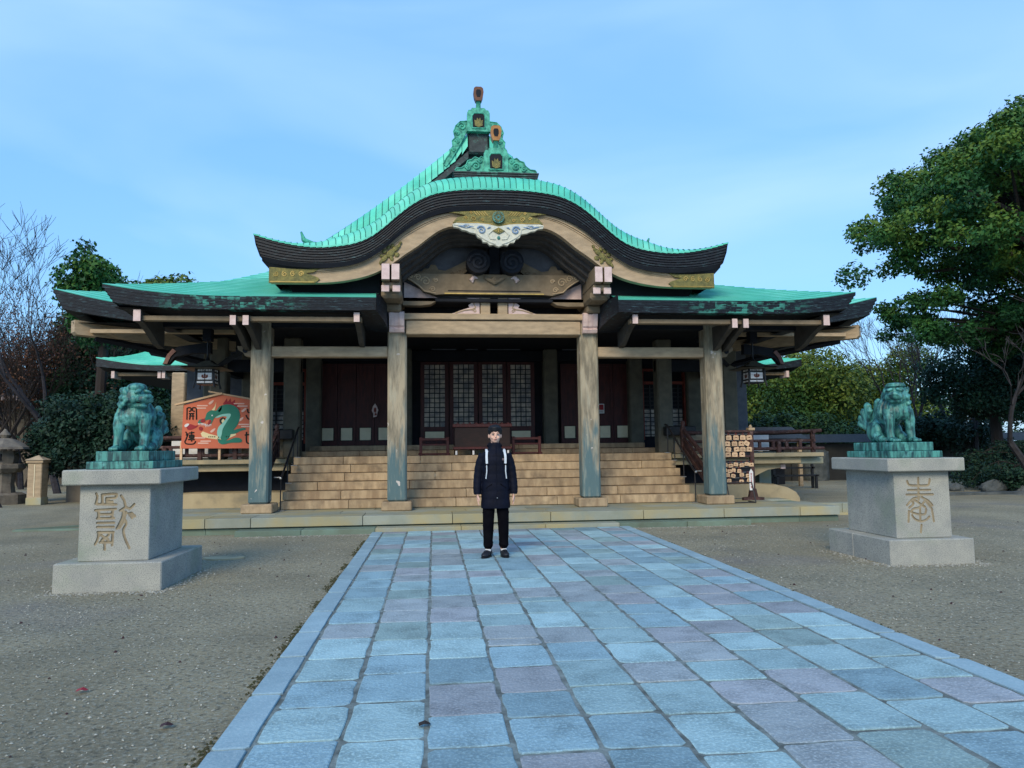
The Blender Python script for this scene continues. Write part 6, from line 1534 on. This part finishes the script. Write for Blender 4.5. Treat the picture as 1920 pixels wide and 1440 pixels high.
def in_poly(x, z, poly):
    c = False; n = len(poly)
    for i in range(n):
        (x1, z1), (x2, z2) = poly[i], poly[(i + 1) % n]
        if (z1 > z) != (z2 > z) and x < (x2 - x1) * (z - z1) / (z2 - z1) + x1: c = not c
    return c
def crown_tree(name, Y, depthr, outline, holes, nclump, cr_, leaves_each, lsize, mat, label, base_px, seed, group=None, trunk_r=.2, tone=(.15, .85), limbs=14, cat='tree', shell=.45, flat=.75, trunkmat=bark, hue_top=.2):
    """crown filled with leaf clumps inside the silhouette the tree has, spread through its real depth"""
    rr = random.Random(seed)
    ol = [at(px, py, Y) for px, py in outline]; ol = [(p_.x, p_.z) for p_ in ol]; hl = [[(at(px, py, Y).x, at(px, py, Y).z) for px, py in h_] for h_ in holes]
    xs_, zs_ = [p_[0] for p_ in ol], [p_[1] for p_ in ol]; base = at(*base_px, Y); base = Vector((base.x, Y, 0))
    C, RR, T = [], [], []; tries = 0; zc = (min(zs_) + max(zs_)) / 2; xc = (min(xs_) + max(xs_)) / 2; hx = (max(xs_) - min(xs_)) / 2
    while len(C) < nclump and tries < nclump * 60:
        tries += 1; x, z = rr.uniform(min(xs_), max(xs_)), rr.uniform(max(.2, min(zs_)), max(zs_)); r0 = cr_ * rr.uniform(.6, 1.3)
        if not in_poly(x, z, ol): continue
        if any(in_poly(x + dx, z + dz, h_) for h_ in hl for dx in (-r0 * .7, 0, r0 * .7) for dz in (-r0 * .5, 0, r0 * .5)): continue
        if not all(in_poly(x + dx, z + dz, ol) for dx, dz in ((r0 * .8, 0), (-r0 * .8, 0), (0, r0 * .6), (0, -r0 * .6))) and rr.random() < .93: continue
        dmax = depthr * math.sqrt(max(.15, 1 - ((x - xc) / (hx * 1.1)) ** 2)); y = rr.uniform(-dmax, dmax)
        k_ = (Y + y) / Y if False else 1.0
        C.append((x - base.x, y, z)); RR.append((r0, r0, r0 * flat)); T.append(min(1, max(0, rr.uniform(*tone) + hue_top * (z - zc) / max(.1, max(zs_) - zc))))
    t = empty(name, tuple(base), label, cat, group)
    mb = MB(); top = Vector((rr.uniform(-.2, .2), 0, max(.6, (zc + min(zs_)) / 2)))
    tp = smooth_line([(0, 0, -.1), (rr.uniform(-.15, .15), 0, top.z * .5), tuple(top)], 4); mb.tube(tp, [trunk_r * (1.25 - .5 * i / (len(tp) - 1)) for i in range(len(tp))], 9)
    for i in range(min(limbs, len(C))):
        c = Vector(C[rr.randrange(len(C))]); md = (top + c) / 2 + Vector((rr.gauss(0, .2), rr.gauss(0, .2), .25)); st = tp[-1] if i % 2 else tp[-3]
        pts = smooth_line([tuple(st), tuple(md), tuple(c)], 4); mb.tube(pts, [max(.012, trunk_r * .45 * (1 - .85 * j / (len(pts) - 1))) for j in range(len(pts))], 6, caps=False)
        for _ in range(2):
            e_ = Vector(C[rr.randrange(len(C))])
            if (e_ - c).length < cr_ * 4: mb.tube([tuple(md), tuple((md + e_) / 2 + Vector((0, 0, .15))), tuple(e_)], [trunk_r * .2, trunk_r * .12, .01], 5, caps=False)
    obj('trunk', mb, trunkmat, t)
    vol = np.array([r_[0] ** 2 for r_ in RR]); n_each = np.maximum(10, leaves_each * vol / (cr_ ** 2)).astype(int)
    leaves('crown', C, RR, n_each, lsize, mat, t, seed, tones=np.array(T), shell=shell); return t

# right: the great broad-leaved tree
crown_tree('broadleaf_tree', 20.5, 3.2, [(1612, 495), (1615, 460), (1628, 430), (1640, 400), (1655, 385), (1675, 368), (1705, 340), (1708, 315), (1740, 292), (1765, 265), (1795, 248), (1835, 225), (1875, 203), (1910, 190), (2040, 185), (2090, 330), (2090, 660), (1960, 660), (1900, 560), (1860, 540), (1830, 560), (1800, 520), (1745, 480), (1715, 505), (1690, 480), (1660, 470), (1640, 520), (1622, 522), (1600, 512)],
           [[(1780, 378), (1850, 385), (1875, 420), (1840, 428), (1790, 410)], [(1660, 490), (1690, 500), (1720, 540), (1650, 560)], [(1690, 352), (1720, 352), (1720, 362), (1690, 362)]],
           430, .50, 330, .14, leaf_camphor, 'huge broad-leaved evergreen tree overhanging the right edge of the view', (2075, 940), 31, trunk_r=.40, limbs=60, tone=(.1, 1.0), shell=.35, hue_top=.25)
crown_tree('broadleaf_tree', 21.5, 1.8, [(1668, 570), (1690, 540), (1720, 548), (1740, 560), (1745, 590), (1790, 570), (1830, 590), (1870, 580), (1960, 600), (1960, 680), (1880, 660), (1840, 640), (1800, 650), (1770, 640), (1720, 650), (1700, 640), (1685, 620), (1690, 600)],
           [[(1745, 592), (1790, 592), (1790, 620), (1745, 615)]], 95, .36, 240, .13, leaf_camphor, 'dark loose foliage on the low drooping boughs below the huge tree at the right', (2040, 940), 32, trunk_r=.16, limbs=26, shell=.3, tone=(.1, .6))
# right: rounded olive trees beyond the hall
crown_tree('round_tree', 40, 4.5, [(1395, 830), (1395, 690), (1420, 665), (1470, 655), (1510, 660), (1545, 680), (1570, 720), (1590, 760), (1590, 830)], [], 78, 1.35, 900, .18, leaf_olive, 'rounded olive-green tree just beyond the right end of the hall', (1490, 880), 33, 'rounded trees beyond the hall', tone=(.0, .95), hue_top=.4, shell=.72)
crown_tree('round_tree', 44, 4.5, [(1560, 830), (1565, 740), (1580, 690), (1600, 665), (1640, 660), (1680, 680), (1695, 720), (1695, 830)], [], 50, 1.35, 900, .18, leaf_olive, 'rounded mid-green tree behind the tail of the right lion statue', (1630, 880), 34, 'rounded trees beyond the hall', tone=(-.05, .85), hue_top=.35, shell=.72)
crown_tree('round_tree', 33, 2.0, [(1400, 850), (1410, 790), (1450, 775), (1500, 780), (1550, 800), (1600, 790), (1610, 850)], [], 100, .7, 260, .18, leaf_dark, 'dark bushy tree low down between the veranda railing and the right pedestal', (1500, 890), 35, 'rounded trees beyond the hall', tone=(.1, .9))
crown_tree('pine_tree', 25, 1.8, [(1740, 700), (1770, 670), (1820, 620), (1850, 575), (1920, 560), (2000, 570), (1960, 800), (1900, 790), (1850, 800), (1800, 770), (1760, 780)], [[(1780, 770), (1830, 800), (1800, 820)]], 240, .50, 230, .13, leaf_dark, 'dark evergreen tree in the shade under the huge tree at the right', (1880, 920), 36, tone=(.0, .5), shell=.3)
crown_tree('pine_tree', 30, 1.6, [(1690, 800), (1720, 775), (1780, 775), (1830, 800), (1830, 850), (1760, 850), (1700, 840)], [], 60, .5, 190, .16, leaf_hedge, 'low spreading dark pine behind the right lion statue', (1760, 880), 37, tone=(.1, .7))
for i, (ol, Y, lb) in enumerate((([(1790, 900), (1800, 850), (1840, 830), (1900, 820), (2000, 830), (2000, 925), (1820, 920)], 23.5, 'clipped dark shrub mass at the right edge below the wall'), ([(1840, 925), (1850, 880), (1890, 862), (1960, 870), (1990, 930)], 21.5, 'rounded dark shrub nearest the right edge of the view'), ([(1620, 850), (1640, 800), (1700, 790), (1760, 810), (1800, 850), (1800, 880), (1640, 880)], 32, 'dark shrub behind the plinth of the right lion statue'))):
    crown_tree('shrub', Y, 1.2, ol, [], 60, .38, 200, .10, leaf_hedge, lb, (ol[0][0] + 50, 940), 40 + i, 'dark shrubs at the right', trunk_r=.06, limbs=6, tone=(.1, .9), cat='shrub')
for i, (px, Y, h, lb) in enumerate(((1735, 33, 8.3, 'tall bare tree behind the head of the right lion statue'), (1775, 31, 8.0, 'bare many-branched tree between the right lion and the dark pines'), (1700, 38, 8.3, 'slender bare tree beside the rounded mid-green tree'), (1835, 29, 7.0, 'bare tree with tangled grey twigs at the right under the huge tree'))):
    b_ = at(px, 900, Y); bare_tree((b_.x, Y, 0), h, ((-.12, .1, -.05, .05)[i], 0), lb, seed=50 + i, depth=6, group='bare trees at the right', r0=.14, mat=bark_blue if i != 3 else bark_grey)
b_ = at(1960, 900, 19); bare_tree((b_.x, 19, 0), 6.4, (-.5, 0), 'grey bare tree reaching in from the right edge above the shrubs', seed=61, depth=6, r0=.13, mat=bark_grey, spread=.75)
# left: bare trees, brown thicket, evergreens, hedge
b_ = at(110, 900, 30); bare_tree((b_.x, 30, 0), 9.3, (-.20, 0), 'tall bare tree leaning left against the sky at the left edge', seed=76, depth=7, r0=.14, spread=.6)
b_ = at(135, 900, 34); bare_tree((b_.x, 34, 0), 9.0, (.05, 0), 'bare tree just left of the evergreen crown, behind the roof tip', seed=78, depth=6, r0=.12, spread=.5)
b_ = at(40, 900, 34); bare_tree((b_.x, 34, 0), 7.5, (-.1, 0), 'bare bluish tree low behind the brown thicket', seed=73, depth=6, r0=.12, spread=.7)
b_ = at(262, 800, 42); bare_tree((b_.x, 42, 0), 10.6, (.05, 0), 'bare tree top showing above the left roof eaves', seed=74, depth=6, r0=.13, spread=.85)
for i, (px, Y, h, lb) in enumerate(((-5, 35, 8.2, 'red-brown twiggy tree at the very left edge'), (40, 36, 8.0, 'red-brown twiggy tree in front of the distant building at the left'), (75, 37, 7.6, 'brown twiggy tree close left of the dark evergreens'), (-40, 33, 7.8, 'brown tree cut by the left edge above the stone lantern'))):
    b_ = at(px, 900, Y); bare_tree((b_.x, Y, 0), h, (0, 0), lb, mat=bark, seed=80 + i, depth=5, group='brown thicket trees at the left', r0=.11, leafy=(130, .5, 34, .11, leaf_red), kids=(3, 4), spread=.6, trunks=2, nm='brown_tree')
crown_tree('evergreen_tree', 30, 1.8, [(130, 560), (138, 525), (148, 500), (160, 480), (185, 472), (208, 488), (216, 508), (235, 528), (242, 548), (248, 600), (180, 640), (130, 620)], [[(175, 500), (185, 500), (185, 512), (175, 512)]], 120, .55, 260, .18, leaf_camphor, 'dense evergreen tree rising above the left roof tip', (185, 920), 91, tone=(.0, .75), trunk_r=.2, hue_top=.25)
crown_tree('evergreen_tree', 37, 1.8, [(95, 640), (110, 600), (200, 580), (300, 600), (330, 680), (330, 800), (200, 800), (110, 740)], [], 150, .72, 260, .2, leaf_dark, 'dark evergreen tree in the shade below the left roof eaves', (230, 920), 92, tone=(.1, .8), trunk_r=.18)
crown_tree('hedge_tree', 25.5, 1.6, [(60, 880), (65, 820), (85, 785), (110, 750), (170, 735), (240, 738), (310, 755), (320, 870), (200, 880)], [], 210, .50, 230, .13, leaf_hedge, 'broad dark green shrubbery behind the left lion statue', (190, 930), 93, tone=(.1, .95), cat='shrub', trunk_r=.1)
crown_tree('round_tree', 46, 2, [(265, 560), (275, 540), (300, 532), (325, 528), (345, 532), (360, 545), (355, 575), (280, 575)], [], 46, .75, 180, .30, leaf_olive, 'olive tree tops just showing over the left roof slope', (310, 880), 94, tone=(.2, .9), trunk_r=.2)
crown_tree('round_tree', 52, 2, [(1180, 640), (1500, 640), (1700, 700), (1900, 700), (2100, 660), (2500, 600), (2900, 560), (2900, 850), (1180, 850)], [], 300, 1.3, 150, .42, leaf_dark, 'far dark belt of evergreens behind the trees at the right', (1650, 860), 95, tone=(.0, .6), trunk_r=.2, limbs=10)
crown_tree('round_tree', 50, 2, [(-900, 620), (-500, 640), (-250, 700), (0, 700), (120, 690), (330, 700), (420, 760), (420, 850), (-900, 850)], [], 260, 1.2, 150, .40, leaf_dark, 'far dark belt of evergreens behind the trees at the left', (100, 860), 96, tone=(.0, .5), trunk_r=.2, limbs=10)
# roots and stump by the gate post
st2 = bare_tree((-12.2, 22.6, 0), 1.2, (-.4, 0), 'small bare twisted stump beside the pale gate post', mat=bark_grey, seed=7, depth=2, r0=.07, spread=.9, nm='tree_stump')
# low planting bed edge at the far right
pb2 = MB(); pb2.prism([(14.5, 20.0), (30, 20.8), (30, 21.1), (14.6, 20.35)], -.02, .07, 'z'); obj('bed_curb', pb2, rockm, label='long low dark curb of the planting bed at the right', cat='curb')
for o in list(bpy.data.objects):
    if o.name.startswith('tmp'): bpy.data.objects.remove(o)
